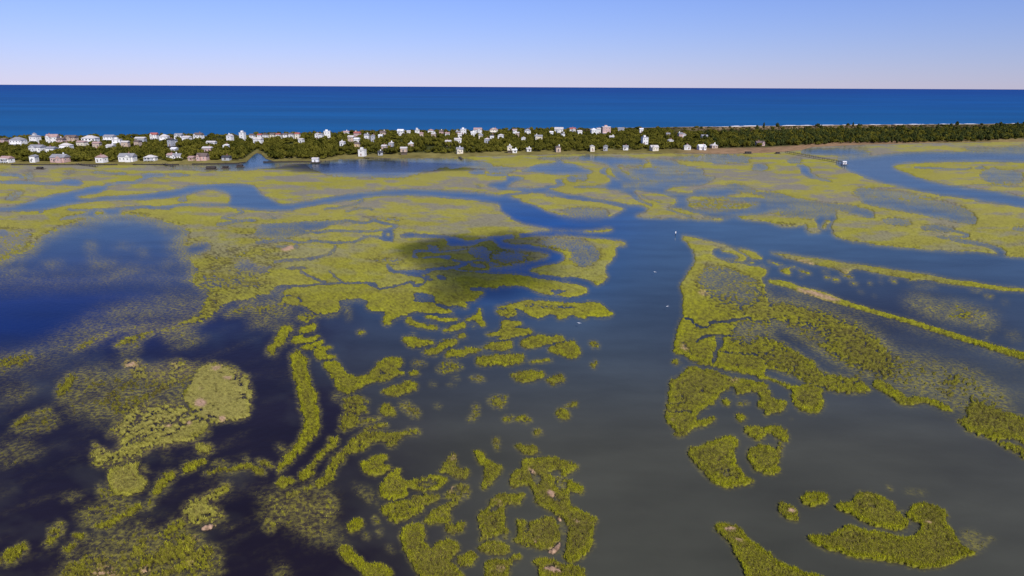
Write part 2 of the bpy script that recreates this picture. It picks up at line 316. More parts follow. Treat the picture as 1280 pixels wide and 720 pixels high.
# ---- panel C
P(.35, .4, 5, "a4 -60,590 60,580 200,590 320,600 370,610 340,650 250,690 60,695 -100,680 -200,630")
P(.0, .4, 1, "a4 10,95 100,72 250,85 400,95 560,105 700,110 720,150 620,165 400,160 370,180 260,235 350,290 470,340 480,390 430,430 280,400 200,395 0,400 -40,385 100,385 260,378 350,345 350,310 290,265 210,245 270,205 370,180 280,155 120,125 0,118")
P(.1, .4, 2, "a4 340,200 430,170 430,250 560,270 660,290 820,280 900,290 860,330 700,350 640,340 600,350 560,370 480,370 400,300")
P(.42, .38, 2, "a4 500,220 600,200 720,210 860,200 1000,200 1180,210 1280,250 1280,350 1200,350 1050,370 900,380 780,400 600,400 440,430 460,380 640,350 860,330 700,270 560,260")
P(.1, .35, 1.5, "a4 540,240 640,215 800,210 830,240 780,260 660,270 560,265")
P(.15, .35, 1.5, "a4 720,110 900,105 1100,190 1200,210 1280,210 1280,280 1200,240 1050,190 900,180 760,190")
P(.45, .4, 2.5, "a4 900,110 1000,70 1280,75 a5 300,60 500,90 480,130 250,140 0,115 a4 1280,130 1100,140 960,110")
P(.6, .6, 1, "a4 430,165 520,158 680,170 740,190 620,200 480,205")
P(.5, .55, 1.2, "a4 370,180 420,210 440,260 380,250 350,220")
P(.6, .6, 1.2, "a4 460,260 540,270 620,300 740,315 820,335 740,345 640,345 560,310")
P(.6, .45, 1.2, "a4 980,230 1060,205 1160,220 1200,240 1120,260 1020,260")
Q(.1, .4, 1, 2, "a4 700,290 860,300 1000,285 1200,280")
Q(.1, .4, 1, 3, "a4 620,390 760,370 900,350 1080,335 1280,330")
P(.1, .4, 1, "a4 430,430 460,400 600,395 760,380 900,365 1200,350 1280,340 1280,370 1100,380 960,395 860,430 1000,450 1160,460 1180,420 1280,400 a5 240,380 170,405 0,420 0,480 200,500 150,500 a4 1240,480 1100,490 1130,540 1110,590 1180,610 1280,620 a5 100,630 250,615 400,610 500,580 600,545 420,540 250,520 150,500 280,490 480,495 600,510 740,530 900,540 900,600 760,600 640,650 520,670 270,680 b1 280,80 250,100 C 1000,380 a4 1280,680 1100,630 960,600 880,595 1000,560 1020,520 1000,500 860,460 740,450 620,420 560,430 640,500 700,560 C 610,320 a4 560,520 500,450 440,450")
P(.8, .7, 1, "a4 150,490 300,485 400,480 500,445 560,480 620,530 700,560 850,570 1000,560 940,590 860,610 900,640 1000,690 800,700 600,690 580,670 660,655 720,615 700,590 620,575 440,545 260,520")
Q(.1, .4, .6, 1.4, "a4 540,460 640,530 760,570")
P(.8, .62, 1, "a4 610,420 700,440 820,460 900,490 1010,510 960,530 800,520 700,500 640,470")
Q(.3, .4, .6, 1.5, "a4 640,470 740,520 840,545")
P(.75, .7, .8, "a4 890,600 1000,595 1100,620 1200,650 1280,670 a5 100,700 60,715 a4 1280,705 1180,700 1080,680 980,640")
Q(.1, .4, .5, 1.2, "a4 900,610 1000,650 1150,690")
P(.8, .7, .6, "b1 75,100 130,95 190,110 180,132 100,125")
P(.5, .6, 1, "b1 0,60 30,90 0,105 -30,100")
P(.62, .5, 1.2, "a4 1130,540 1230,520 a5 0,500 150,500 250,520 420,540 590,545 500,580 400,600 250,615 110,635 a4 1200,600 1130,580")
P(.75, .8, 1, "a5 270,465 330,450 380,470 350,495 290,490")
P(.85, .7, .8, "a4 -40,440 100,420 250,415 330,435 400,455 300,455 150,445 20,465")
Q(.0, .4, .6, 3, "a4 0,500 100,505 240,530 400,555 500,575")
P(.0, .4, 1, "a4 -120,470 0,470 120,490 160,515 300,540 480,570 600,575 700,595 720,620 650,650 560,670 500,690 520,620 490,600 360,575 240,545 100,530 -100,520")
P(.85, .8, .8, "a4 -480,500 -300,490 -120,505 60,530 240,548 360,580 490,600 420,650 330,690 300,690 360,640 300,600 100,580 -60,580 -280,640 -440,560 -600,530")

# ---- far marsh, panels a5, D
P(.3, .35, 3, "a5 440,170 600,160 660,190 600,230 480,220")
P(.1, .4, 1.2, "a5 500,170 600,165 600,185 520,188")
P(.3, .35, 2, "a5 820,110 940,95 980,110 960,140 860,150")
P(.0, .4, 1, "a5 920,175 970,165 1030,185 1060,220 1060,255 1120,280 1200,310 1280,340 D 350,190 300,190 230,165 a5 1100,310 1000,280 960,240 970,210 930,195")
P(.1, .4, 1, "a5 -20,120 160,130 260,155 100,145 0,140")
P(.3, .35, 2, "a5 0,60 250,70 480,120 440,150 250,140 0,110")
P(.15, .35, 1.5, "a5 0,300 100,280 120,300 40,330 20,360 0,360 a4 1240,310")
P(.3, .35, 2.5, "a5 180,380 350,350 480,410 520,440 700,440 900,500 1100,540 1280,560 D 330,300 430,310 530,340 520,370 430,350 300,320 200,300 0,290 a5 900,560 740,530 600,480 400,440 240,420")
P(.05, .35, 1.2, "a5 0,420 170,405 240,385 250,420 400,440 270,460 200,490 0,480")
P(.12, .35, 2, "D 430,275 560,268 700,295 840,310 1000,350 1040,400 960,390 850,370 700,340 520,310")
P(.38, .3, 4, "D 400,230 520,215 700,250 900,290 1030,340 1050,400 1000,410 960,350 700,280 440,270")
P(.15, .35, 1.5, "D 400,330 480,325 540,345 530,370 460,360")
P(.35, .35, 2.5, "D 540,375 640,370 740,390 700,410 600,405")
P(.4, .35, 2.5, "D 0,260 140,280 260,300 350,340 340,370 260,380 120,370 0,340")
P(.15, .35, 2, "D 0,280 100,285 120,310 60,330 0,335")
P(.6, .6, 1, "D 10,335 60,330 110,345 60,360 20,350")
P(.7, .7, 1, "D 0,380 120,385 170,400 130,415 60,410 0,395")
P(.0, .35, 1, "D 240,370 300,362 350,362 320,385 310,430 340,460 300,450 260,440 250,400 230,385")
P(.7, .75, .8, "D 280,375 315,378 300,430 265,430")
P(.6, .6, .8, "D 175,430 200,432 235,448 200,445")
P(.05, .35, 1, "D 820,455 870,462 930,475 1000,480 1080,495 1160,515 1190,535 1185,560 1150,560 1140,530 1060,510 960,490 860,470")
Q(.1, .35, .8, 1.6, "D 860,425 960,440 1010,455 990,465 900,462")
P(.3, .35, 2, "D 740,410 860,405 960,430 880,440 760,430")
P(.2, .35, 2, "D 1210,415 1300,420 1300,445 1220,430")
P(.0, .4, 1, "D 150,45 200,25 320,22 420,25 510,42 510,55 420,58 300,55 200,52")
P(.0, .4, 1, "D 340,105 340,85 400,72 520,60 650,45 760,40 1000,40 1280,45 1600,45 1600,100 1280,90 1000,88 850,90 690,95 630,105 620,118 700,150 800,185 900,205 1040,225 1160,240 1280,268 1600,330 1600,390 1280,320 1100,290 960,268 800,245 660,215 560,192 480,165 420,140 360,115")
P(.35, .4, 1.5, "D 350,62 520,45 500,60 400,72 340,85")
Q(.25, .4, .6, 1.3, "a6 180,235 400,240 600,260 760,245")
P(.1, .35, 1, "a6 770,245 830,225 900,230 840,250")
P(.1, .35, 1, "a6 920,245 1000,242 1020,260 960,262")
P(.35, .35, 3, "a6 820,260 1000,260 1280,270 1280,400 1000,400 860,360")
P(.3, .35, 2, "a6 600,35 800,30 1000,40 1280,20 1500,20 1500,85 1280,90 1000,80 700,60")
P(.4, .35, 2, "D 300,10 440,8 540,20 440,22")
Q(.3, .35, .8, 1.2, "a6 740,405 900,410 1100,425 1280,430")

# ---- islands between the creeks, centre
P(.85, .6, .8, "C -80,395 0,395 60,405 170,422 350,437 430,428 510,418 500,432 440,445 340,440 200,432 100,436 0,452 -100,460")
P(.86, .72, .9, "C -60,480 0,475 110,462 250,458 400,468 500,480 570,490 572,510 515,518 525,560 480,600 460,640 490,665 430,712 400,690 350,672 300,668 150,655 65,632 150,610 230,595 272,580 262,550 200,528 110,508 0,498 -40,495")
P(.35, .3, 4, "C 90,480 220,470 380,480 420,520 460,540 420,600 360,600 330,560 260,520 120,500")
P(.35, .35, 4, "C 280,560 360,540 420,580 380,620 300,600")
P(.7, .5, 1, "C -120,530 0,530 100,532 210,560 130,585 0,608 -120,600")
P(.35, .3, 3, "C -100,545 60,545 100,565 -20,590 -100,580")
P(.85, .75, .9, "C -100,650 0,652 120,672 300,700 370,716 G 375,5 380,15 360,38 270,45 220,38 150,25 100,5 60,-10 -60,-20")
P(.0, .4, .5, "G 170,12 240,8 280,12 240,22 220,38 210,20")

# ---- island chain
P(.85, .7, .8, "b5 480,270 620,235 720,205 860,200 1000,210 1150,225 1280,230 G 400,65 440,70 460,100 510,130 500,145 430,145 380,150 340,155 310,135 280,135 270,155 240,160 215,150 215,138 180,135 150,150 120,150 60,120 20,105 b5 640,290 560,280 480,285")
P(.45, .3, 2, "b5 740,240 860,235 1000,260 1280,265 G 330,110 200,105 60,95")
P(.75, .6, .8, "b5 470,300 540,285 640,290 700,320 680,340 690,370 600,385 540,375 480,330")
P(.3, .5, 1, "b5 690,330 770,335 750,360 700,345")
P(.85, .62, .7, "b5 530,405 640,400 760,420 750,440 660,465 740,480 830,495 870,520 800,560 720,560 640,580 520,595 470,580 560,550 480,550 400,560 350,545 420,525 520,500 545,460")
P(.85, .65, .7, "b5 710,605 820,570 930,540 1000,560 1120,555 1200,580 1100,620 960,645 900,670 800,692 730,675")
P(.85, .65, .7, "G 155,300 220,280 300,260 320,270 325,300 350,325 330,350 280,350 220,330")
P(.85, .7, .7, "b5 150,405 230,370 280,345 290,300 310,285 335,300 325,345 330,380 380,430 385,465 330,470 300,430 240,415 160,418")
P(.85, .7, .7, "F 835,145 870,135 920,150 1000,152 1040,160 960,172 880,162")
P(.85, .7, .7, "F 735,150 780,142 800,165 850,182 920,190 910,208 860,205 800,195 745,178")
P(.85, .6, .7, "F 920,210 980,195 1010,175 1055,172 1050,205 1000,212 940,225")
P(.7, .6, .6, "F 1075,190 1105,188 1100,198 1080,198")
P(.85, .6, .6, "b5 35,575 100,550 140,530 190,540 190,580 140,590 80,575")
P(.6, .5, .8, "F 765,228 800,226 790,236")
P(.85, .72, .7, "F 725,245 770,245 820,262 900,262 895,285 840,290 790,300 740,285")
P(.8, .55, .8, "F 820,320 900,295 920,265 990,250 1015,265 980,295 920,320 890,340 830,330")
P(.85, .65, .7, "F 935,330 980,310 1060,300 1140,295 1130,315 1060,335 1000,348 940,350")
P(.85, .65, .7, "F 1120,290 1200,268 1280,262 G 0,265 -40,240 0,270 5,285 F 1280,310 1200,320 1160,305")
P(.85, .65, .7, "F 1090,350 1180,335 1260,330 1330,330 G 65,335 60,375 0,388 F 1200,385 1130,400 1100,380")
P(.55, .45, .9, "F 880,415 920,380 970,360 1020,380 1050,395 1000,415 940,432")
P(.5, .35, .9, "F 1060,440 1110,435 1155,455 1120,472 1070,468")
P(.3, .25, 1, "F 770,360 860,370 860,395 770,390")
P(.28, .25, 1, "F 860,475 900,470 905,490 865,490"); P(.28, .25, 1, "F 960,480 1000,475 1000,492 965,495")
P(.3, .25, 1, "F 980,440 1015,435 1010,455 985,455"); P(.28, .25, 1, "F 885,580 930,575 930,600 890,602")
P(.8, .6, .6, "G 0,430 60,412 140,412 175,430 150,460 90,480 30,470 0,450")
P(.8, .5, .6, "G 170,460 200,438 250,435 275,460 240,482 190,485")
P(.75, .6, .6, "G 80,365 140,362 200,358 205,370 140,375 85,375")
P(.7, .5, .7, "G 375,270 420,265 450,295 430,310 395,290"); P(.7, .5, .7, "G 395,370 430,355 425,385 410,405 390,400")
P(.75, .5, .6, "G 250,600 300,570 330,565 325,595 280,605"); P(.75, .5, .6, "G 215,620 250,602 290,625 280,655 240,658 220,640")
P(.6, .4, .8, "F 1160,545 1200,530 1270,535 1255,570 1250,605 1160,600"); P(.5, .35, .9, "F 1085,580 1120,580 1120,620 1090,670 1045,660 1080,630")
P(.75, .5, .7, "F 1225,660 1250,640 1320,645 G 90,640 95,670 60,680 40,655 0,660 F 1260,670")
P(.8, .5, .7, "G 110,710 130,702 150,718 130,728 K 170,10 110,20 110,0 G 110,720")
P(.6, .35, .8, "J 1185,30 1225,30 1215,95 1190,85")
P(.8, .45, .7, "K 0,70 60,60 110,65 145,95 120,120 80,110 20,98")

# ---- left-centre islands
P(.82, .6, .7, "F 500,220 530,210 555,215 520,235")
P(.85, .75, .8, "F 205,210 250,185 300,170 315,180 295,200 300,215 260,225 220,225")
P(.85, .7, .7, "F 170,265 200,240 240,228 245,245 230,255 280,240 320,235 330,250 270,270 210,280")
P(.85, .7, .7, "F 220,295 280,270 345,258 350,268 310,295 270,315 230,305")
P(.85, .7, .7, "F 290,300 370,290 385,300 340,315 360,330 415,350 380,360 310,360 280,340")
P(.87, .75, .8, "F 330,375 410,360 430,400 500,450 540,440 590,415 610,370 650,345 730,350 735,380 700,410 760,430 710,440 650,470 600,470 540,490 500,515 470,530 410,510 400,470 350,420")
P(.55, .45, 2, "F 600,420 680,420 700,440 620,465")
P(.8, .65, .7, "F 765,420 800,408 825,420 810,440 770,440")
P(.85, .65, .7, "F 615,510 700,490 750,465 810,465 810,510 760,530 690,545 630,530")
P(.75, .55, 3, "F -20,180 120,190 190,180 180,220 140,270 130,295 90,290 90,320 110,335 60,330 50,300 90,290 100,250 130,200")
P(.85, .65, 1.2, "F 190,180 160,235 130,290 95,300 90,325 60,320 50,300 90,270 110,215 150,185")
P(.86, .72, 1.6, "F 165,330 200,308 225,320 235,350 270,365 255,390 270,450 285,520 315,540 300,570 320,620 320,680 J 315,0 280,40 210,110 150,180 110,210 95,200 130,140 200,60 230,0 F 240,680 220,600 200,500 180,420 165,370")
P(.35, .3, 3, "F 380,530 440,525 430,555 380,560")
P(.68, .48, 1.2, "F 430,560 480,535 520,540 575,560 570,575 520,580 560,600 565,620 510,640 520,665 600,645 640,640 620,660 560,680 500,690 440,720 400,718 430,680 410,650 450,620 430,600")
P(.75, .5, .9, "F 605,620 640,580 680,590 710,630 650,640")
P(.5, .3, 1.2, "F 700,580 760,560 780,590 835,610 830,640 800,662 770,640 720,605")
P(.75, .5, .9, "F 520,715 600,680 660,665 660,690 600,710 560,722")
P(.72, .5, 1.2, "J 495,20 560,0 640,0 760,0 820,-5 830,5 760,20 710,50 700,75 660,80 640,50 590,50 560,85 520,95 470,105 440,150 410,170 400,220 360,260 300,290 220,300 160,340 140,320 200,290 260,270 320,240 350,200 360,150 390,115 430,90 460,50")
P(.65, .5, .8, "F 730,715 780,700 820,705 830,722 780,735")
P(.83, .6, 1, "J 360,30 390,18 415,30 410,60 370,90 310,150 290,180 270,200 300,210 260,235 220,245 210,220 250,180 290,150 300,110 340,80 370,60")
P(.8, .5, 1, "J 95,240 140,228 195,235 190,260 150,280 110,275 90,260")
P(.7, .4, 1.5, "J 0,140 40,135 90,160 70,180 20,160"); P(.7, .4, 1.2, "J -40,180 20,180 50,205 40,220 0,210")
P(.3, .3, 2.5, "J 90,80 130,60 160,90 120,120")

P(.85, .75, .7, "b8 245,150 320,115 420,80 510,70 530,90 490,130 460,165 500,185 570,200 540,240 460,265 380,285 300,270 260,215")
P(.86, .75, .7, "b8 440,360 480,310 540,260 590,220 640,225 655,260 640,300 680,325 740,330 860,310 960,290 1080,290 1110,320 1080,380 1030,420 960,430 860,435 770,405 720,395 700,425 735,450 700,485 640,510 560,530 480,505 440,460")
P(.45, .4, 1.5, "b8 800,350 900,330 1040,320 1050,360 960,405 860,410 800,380")
P(.72, .55, .8, "b8 440,600 520,550 640,540 740,520 780,480 860,480 960,465 1040,480 1020,520 920,560 880,620 860,660 760,690 700,740 560,760 500,700 450,650")
P(.8, .45, .8, "b8 970,240 1060,190 1110,130 1120,75 1180,60 1210,90 1195,160 1220,200 1280,195 J 1070,190 1060,230 1020,240 b8 1200,310 1130,265")
P(.84, .55, .8, "b6 80,60 150,20 200,30 210,90 280,140 330,170 420,180 380,230 310,300 280,370 190,430 150,410 160,360 210,290 200,210 150,150")
P(.6, .4, 1, "J 930,310 980,280 1060,250 1075,290 1060,330 1010,350 980,345 930,330")
P(.8, .6, .9, "J 830,440 880,400 920,370 1000,350 1020,360 960,400 990,440 970,460 900,465 840,460")
P(.85, .62, .9, "J 720,490 780,455 840,460 850,520 840,550 880,590 900,570 940,535 1000,540 1025,580 1000,620 970,640 1010,690 1040,720 1080,780 860,780 820,730 780,680 760,620 720,560")
P(.8, .45, .8, "J 935,490 1000,455 1045,445 1050,480 1010,515 960,520")
P(.82, .6, .8, "J 1000,640 1050,610 1100,605 1110,635 1080,670 1040,680 1010,665")
P(.82, .65, .7, "J 450,480 480,435 520,432 548,455 520,490 480,510")
P(.6, .4, 1.5, "J 390,600 420,575 460,560 480,590 440,620")
P(.82, .65, .8, "J 400,590 470,560 490,610 540,630 550,665 620,655 680,680 690,720 670,780 560,780 540,720 500,680 450,650")
P(.3, .25, 1.5, "J 530,510 570,500 570,535 540,540"); P(.3, .25, 1.5, "J 600,490 640,480 635,525 605,520"); P(.35, .25, 1.5, "J 580,420 610,420 615,450 590,465")
P(.2, .2, 2.5, "J 470,250 560,270 620,340 600,370 520,330"); P(.22, .2, 2, "J 650,560 700,590 690,620 650,590")
P(.85, .62, .7, "b6 440,325 500,230 590,200 590,120 680,110 800,105 850,80 930,85 1000,140 1100,160 1150,190 1130,230 1060,250 1000,290 980,270 980,205 880,220 830,280 880,270 960,300 1050,330 1110,370 1180,370 1210,410 1180,460 1110,465 1060,440 1060,560 1110,590 1180,650 1280,660 K 390,420 430,430 430,460 400,480 410,560 390,610 330,640 290,660 260,640 260,600 280,560 280,460 240,430 200,400 120,370 b6 720,560 700,460 650,390 580,370 500,390 470,410")
P(.2, .05, 1, "b6 700,270 800,280 740,380 700,340 650,230 640,200 680,210"); P(.35, .3, 2, "b6 900,300 1000,300 1060,380 980,440 920,420")
P(.25, .1, 1, "b6 820,440 900,450 960,530 940,560 860,500")
P(.8, .5, .7, "b6 230,540 300,480 400,480 500,460 600,460 600,500 570,570 480,575 400,580 400,640 420,720 b7 410,210 460,270 460,300 380,320 300,320 200,370 140,390 180,280 120,140 b6 140,640 220,620 240,570")
P(.05, .1, .8, "b6 250,590 300,570 340,590 320,640 260,640")
P(.8, .45, .7, "b7 130,450 200,400 300,370 400,400 465,440 450,500 360,530 240,510 150,480")
P(.82, .5, .7, "b7 200,590 300,560 430,580 560,490 580,530 500,600 440,640 460,720 440,790 200,790 210,650")
P(.82, .5, .8, "b7 520,170 580,160 640,190 760,160 840,120 900,150 950,210 970,340 960,380 880,450 800,475 720,460 640,420 560,410 480,380 540,300")
P(.35, .1, 1.2, "b7 600,220 680,230 640,290 600,290")
P(.8, .55, .7, "b7 690,560 780,530 900,560 1000,620 1100,620 1200,660 1230,720 1200,790 780,790 740,660 700,600")
P(.2, .0, 1.0, "b7 800,640 920,630 980,680 940,710 800,680"); P(.2, .0, 1, "b7 820,490 960,390 1000,400 960,500 860,520")
P(.15, .0, 1, "b7 890,130 990,160 1040,200 1040,360 1000,400 980,300 940,200"); P(.25, .0, 1.2, "b7 300,330 480,330 500,400 380,370 250,390")

# ---- right marsh
P(.86, .72, .9, "C 838,455 900,465 1020,490 1100,515 b1 280,410 260,385 160,380 D 0,540 C 1280,650 1240,672 H 0,0 H 0,460 -60,450 G 1280,455 1180,430 1080,415 1000,395 960,385 900,370 860,340 810,330 800,290 820,240 830,190 855,140 850,80 845,0 C 840,700 880,640 912,590 905,545 880,500")
P(.02, .4, 1, "b1 75,440 100,410 150,400 200,420 290,440 350,480 330,505 260,515 200,520 140,500 90,470")
P(.0, .4, 1, "b1 210,545 330,550 450,570 620,600 800,660 1000,700 1280,720 1280,400 640,440 460,410 280,400 320,430 430,480 430,520 380,530 200,530")
P(.85, .8, .6, "b1 155,425 240,420 320,440 400,480 430,490 420,520 370,525 360,490 280,450 180,440")
P(.85, .8, .6, "b1 320,415 400,410 500,435 560,480 600,515 520,515 470,490 400,450")
P(.75, .7, .6, "b1 430,530 490,535 515,555 440,550"); P(.75, .7, .6, "b1 610,525 660,525 720,555 830,570 740,580 680,560")
P(.75, .6, .6, "b1 730,620 800,600 930,580 920,600 840,615 885,650 850,675 800,655"); P(.7, .6, .6, "b1 920,610 1000,620 1100,660 1020,665 960,640")
P(.6, .5, .7, "b1 530,565 600,565 590,582"); P(.6, .5, .8, "b1 1160,630 1260,630 1260,645 1170,645"); P(.7, .6, .7, "b1 1180,685 1260,680 1280,700 1240,720")
P(.5, .5, .8, "b1 340,710 440,705 520,700 500,725 400,730"); P(.5, .4, .8, "b1 640,590 670,598 650,610"); P(.5, .4, .8, "b1 930,680 1000,675 1000,695 940,695")
# long levee
P(.84, .5, .8, "b1 640,440 780,450 960,480 1120,500 1280,525 b2 0,210 200,240 400,262 600,295 760,320 960,345 1120,375 b3 520,75 760,95 960,130 1280,170 1600,200 1600,225 1280,200 1060,190 900,170 720,145 560,130 430,110 330,80 200,80 100,100 b2 740,415 800,385 640,375 500,345 380,320 250,290 180,300 160,345 120,345 60,305 0,280 b1 1130,580 1000,550 860,515 760,480")
P(.7, .55, .7, "b2 60,345 180,350 225,370 200,390 130,375"); P(.7, .6, .7, "b2 0,380 60,380 95,405 50,420 0,410"); P(.6, .5, .8, "b2 155,425 200,415 280,435 240,455 190,445")
P(.6, .5, .8, "b2 350,430 390,415 410,440 370,455"); P(.7, .55, .7, "b2 550,395 610,395 670,430 620,430"); P(.4, .4, 1, "b2 240,500 300,515 340,535 280,530")
P(.45, .4, 1, "b2 380,555 450,555 430,570"); P(.35, .4, 1.2, "b2 460,360 520,370 500,385 460,375"); P(.35, .4, 1.2, "b2 450,410 520,420 500,440")
P(.35, .4, 2, "b3 120,125 250,120 450,140 420,155 250,150"); P(.6, .5, 1, "b3 720,175 800,170 900,190 820,200 740,190"); P(.55, .5, 1.2, "b3 860,225 960,220 985,245 940,265 880,245")
P(.3, .4, 3, "b3 1040,290 1120,290 1130,320 1060,310")
P(.40, .4, 6, "b3 60,240 250,230 450,290 560,300 800,350 1000,430 1050,480 960,570 760,540 600,500 400,460 200,380 100,330")
P(.55, .5, 4, "b3 540,360 700,360 860,410 940,450 860,480 740,490 600,490 520,440")
P(.4, .4, 3, "b3 250,350 400,360 440,400 340,410"); P(.3, .4, 4, "b3 1060,600 1240,620 1280,700 1150,670"); P(.55, .5, 1, "b3 870,645 940,655 920,685 870,665")
P(.3, .4, 3, "b3 760,500 960,560 1000,600 880,580")
# wrack-topped dike
P(.92, .85, .6, "b1 640,735 H 0,-50 20,-35 C 1290,680 1330,680 D 50,678 120,695 160,715 H 60,-25 200,0 300,28 400,70 560,115 720,160 900,215 1080,270 1280,325 1500,380 1500,420 1280,362 1080,300 880,240 700,180 520,130 400,95 300,70 180,30 100,0 30,-15 D 0,690")
P(.85, .8, .6, "b1 0,490 80,500 200,560 330,610 460,650 570,675 560,692 480,692 340,645 180,590 60,540 0,520")
# broken interior of the right marsh
P(.28, .3, 3.0, "b1 0,560 100,590 240,620 380,670 440,700 H 60,0 180,50 300,85 420,130 540,180 640,280 800,330 900,400 1040,410 1150,500 1280,560 1500,640 1500,400 1280,370 1000,290 700,185 500,130 300,75 100,5 D 0,700 -60,690 C 1180,690 1060,640 960,590")
P(.02, .3, 4, "H 110,22 300,90 560,150 900,262 1280,385 1500,450 1500,640 1200,520 1080,440 1000,400 860,372 740,350 640,290 560,225 440,155 300,108 180,62")
P(.62, .4, 7, "C 900,650 1000,610 1100,640 1180,680 G 1280,20 1280,160 1100,130 950,60")
P(.40, .3, 8, "C 930,640 1000,610 1120,660 1180,700 G 1280,30 1200,60 1060,30 960,0")
P(.74, .42, 7, "H -80,60 120,60 300,110 440,170 560,240 620,320 700,400 680,470 560,450 480,440 380,380 280,330 200,250 60,180 -60,160")
P(.45, .3, 7, "H 130,190 220,180 300,220 290,290 210,280 150,240"); P(.42, .3, 5, "G 1080,170 1250,160 H 40,200 20,250 G 1200,290 1100,270")
P(.42, .35, 8, "H 640,330 800,350 900,400 1040,430 1150,520 1200,600 1280,640 1100,640 940,600 800,540 620,500")
P(.5, .4, 6, "H 840,420 960,400 1080,460 1060,500 960,490 880,460"); P(.35, .35, 4, "H 1100,500 1200,530 1240,570 1160,560")
P(.05, .3, 3, "H 400,470 520,480 540,500 660,530 760,560 900,590 940,640 900,650 760,590 700,600 620,560 540,520 420,500")
P(.72, .6, 2, "H -80,240 60,260 120,300 240,370 260,420 400,440 460,450 500,500 520,520 430,520 350,520 280,505 200,480 140,450 60,420 -60,380")
P(.88, .75, .8, "H -60,430 0,445 60,465 130,500 200,480 280,505 400,500 480,470 520,518 440,520 400,528 340,515 280,500 265,540 285,580 260,615 220,632 170,625 140,595 110,550 120,515 60,480 0,462 -60,455")
P(.88, .72, .8, "H 530,460 560,455 620,490 660,525 710,545 750,540 780,555 840,560 900,590 935,625 880,615 830,590 790,570 740,580 700,598 650,580 620,550 560,515 530,500")
P(.8, .62, 1.5, "H 970,600 1000,575 1080,570 1160,610 1240,640 1400,660 1500,700 L 1500,200 1280,140 1160,60 1080,20 980,0 H 1000,700 930,655 980,650 1000,640")
P(.35, .3, 2, "L 1120,30 1200,40 1290,60 1290,80 1200,60"); P(.05, .3, 1, "L 1150,50 1220,60 1290,80 1400,130 1400,115 1280,60 1200,45")
Q(.0, .4, .6, 1.6, "G 860,152 900,158 920,185 960,205 985,190 990,170 1040,170 1080,172 1110,158 1200,152")
Q(.0, .4, .6, 1.6, "G 920,272 960,240 1000,235 1060,245 1110,240"); P(.02, .3, .8, "G 1000,385 1005,340 1015,310 1020,265 1010,248 1050,250 1060,275 1040,300 1025,330 1010,385")
Q(.1, .3, .6, 1.2, "G 1040,320 1120,330 1200,330 1280,325")
Q(.3, .3, .7, 1.2, "G 850,270 880,300 900,340")
# below the dike creek
P(.86, .68, .8, "G 780,465 850,440 850,410 900,395 1000,415 1080,435 1120,455 1200,465 1260,475 1285,510 1200,520 1150,540 1110,545 1105,500 1060,515 1030,540 1030,570 980,600 920,625 915,660 960,660 980,645 1020,645 1020,675 960,690 900,712 860,740 820,720 770,665 765,620 775,560 785,500")
P(.02, .3, .8, "G 1040,530 1100,500 1100,480 1120,520 1110,550 1180,545 1180,560 1060,560")
Q(.15, .2, .6, 1.4, "G 780,575 820,578 860,575"); Q(.15, .2, .6, 1.4, "G 780,618 840,620 900,625"); Q(.3, .2, .6, 1.2, "G 800,545 860,540")
P(.8, .6, .7, "G 795,365 825,358 840,375 820,388 800,380"); P(.3, .3, 1, "G 840,370 860,375 850,385")
P(.85, .65, .7, "G 1045,565 1070,555 1100,575 1080,588 1050,582"); P(.85, .7, .7, "G 1108,630 1150,628 1175,650 1160,680 1135,680")
P(.6, .5, .8, "G 1120,570 1150,562 1195,570 1160,585 1130,585")
P(.87, .7, .7, "G 1240,545 1300,540 H 40,560 90,560 95,590 70,620 20,635 -20,640 -20,600 -60,600")
P(.87, .72, .7, "H -60,520 0,505 20,520 0,560 -40,555"); P(.3, .4, 1, "H 100,650 120,645 115,655")
P(.85, .75, .8, "K 865,85 940,75 1000,45 1060,25 1110,20 1135,45 1115,90 1120,150 1150,200 1200,250 1220,262 1150,275 1060,280 1010,255 960,210 910,165")
P(.6, .4, 1.5, "K 1010,170 1100,180 1150,220 1130,245 1050,225")
P(.86, .75, .8, "H -60,700 60,690 100,720 L 110,20 90,50 50,40 0,0 K 1240,50 1190,30 1165,5 1160,-20")
P(.87, .78, .8, "K 1180,90 1220,68 1280,70 L 40,90 70,110 50,150 40,175 75,190 60,208 0,212 K 1250,210 1200,190 1180,140"); Q(.7, .4, 1, 6, "L 60,50 55,90 50,130")
P(.75, .5, .7, "K 790,8 830,-10 890,-20 900,-5 860,20 820,28")
P(.87, .72, .7, "K 1000,480 1030,462 1090,465 1140,480 1180,540 1240,580 1290,610 L 60,660 140,690 200,705 280,725 340,790 -60,790 K 1180,790 1160,700 1110,610 1080,550 1020,500")
P(.85, .72, .6, "L 148,330 180,305 240,295 300,310 305,345 270,372 200,378 160,360"); P(.8, .6, .6, "L 40,380 70,362 110,365 150,400 160,435 145,452 100,440 50,415")
P(.5, .5, .7, "L 585,262 605,262 625,285 610,288")
P(.87, .7, .7, "L 330,365 370,352 430,350 430,310 460,295 520,310 580,330 620,350 650,385 670,420 720,460 690,495 620,500 560,480 500,460 440,430 380,405 335,385")
P(.87, .7, .7, "L 185,515 260,520 330,510 355,480 420,468 460,490 540,500 600,520 700,530 760,500 770,460 700,440 680,400 715,400 710,370 760,355 830,365 880,390 905,430 870,435 930,500 960,560 1000,590 1050,600 1000,625 940,650 850,680 800,688 720,675 640,655 560,645 480,635 400,620 300,590 230,565")
P(.3, .2, 2, "L 950,490 1040,490 1080,540 1090,580 1040,600 990,580"); P(.25, .1, 2, "L 1090,520 1140,515 1140,545 1100,560")
P(.14, .1, 2, "L 670,285 800,290 810,320 700,310"); P(.3, .3, 1.2, "L 500,360 540,370 530,385 500,375"); P(.05, .2, .8, "L 640,510 700,500 740,465 760,475 750,500 700,525")
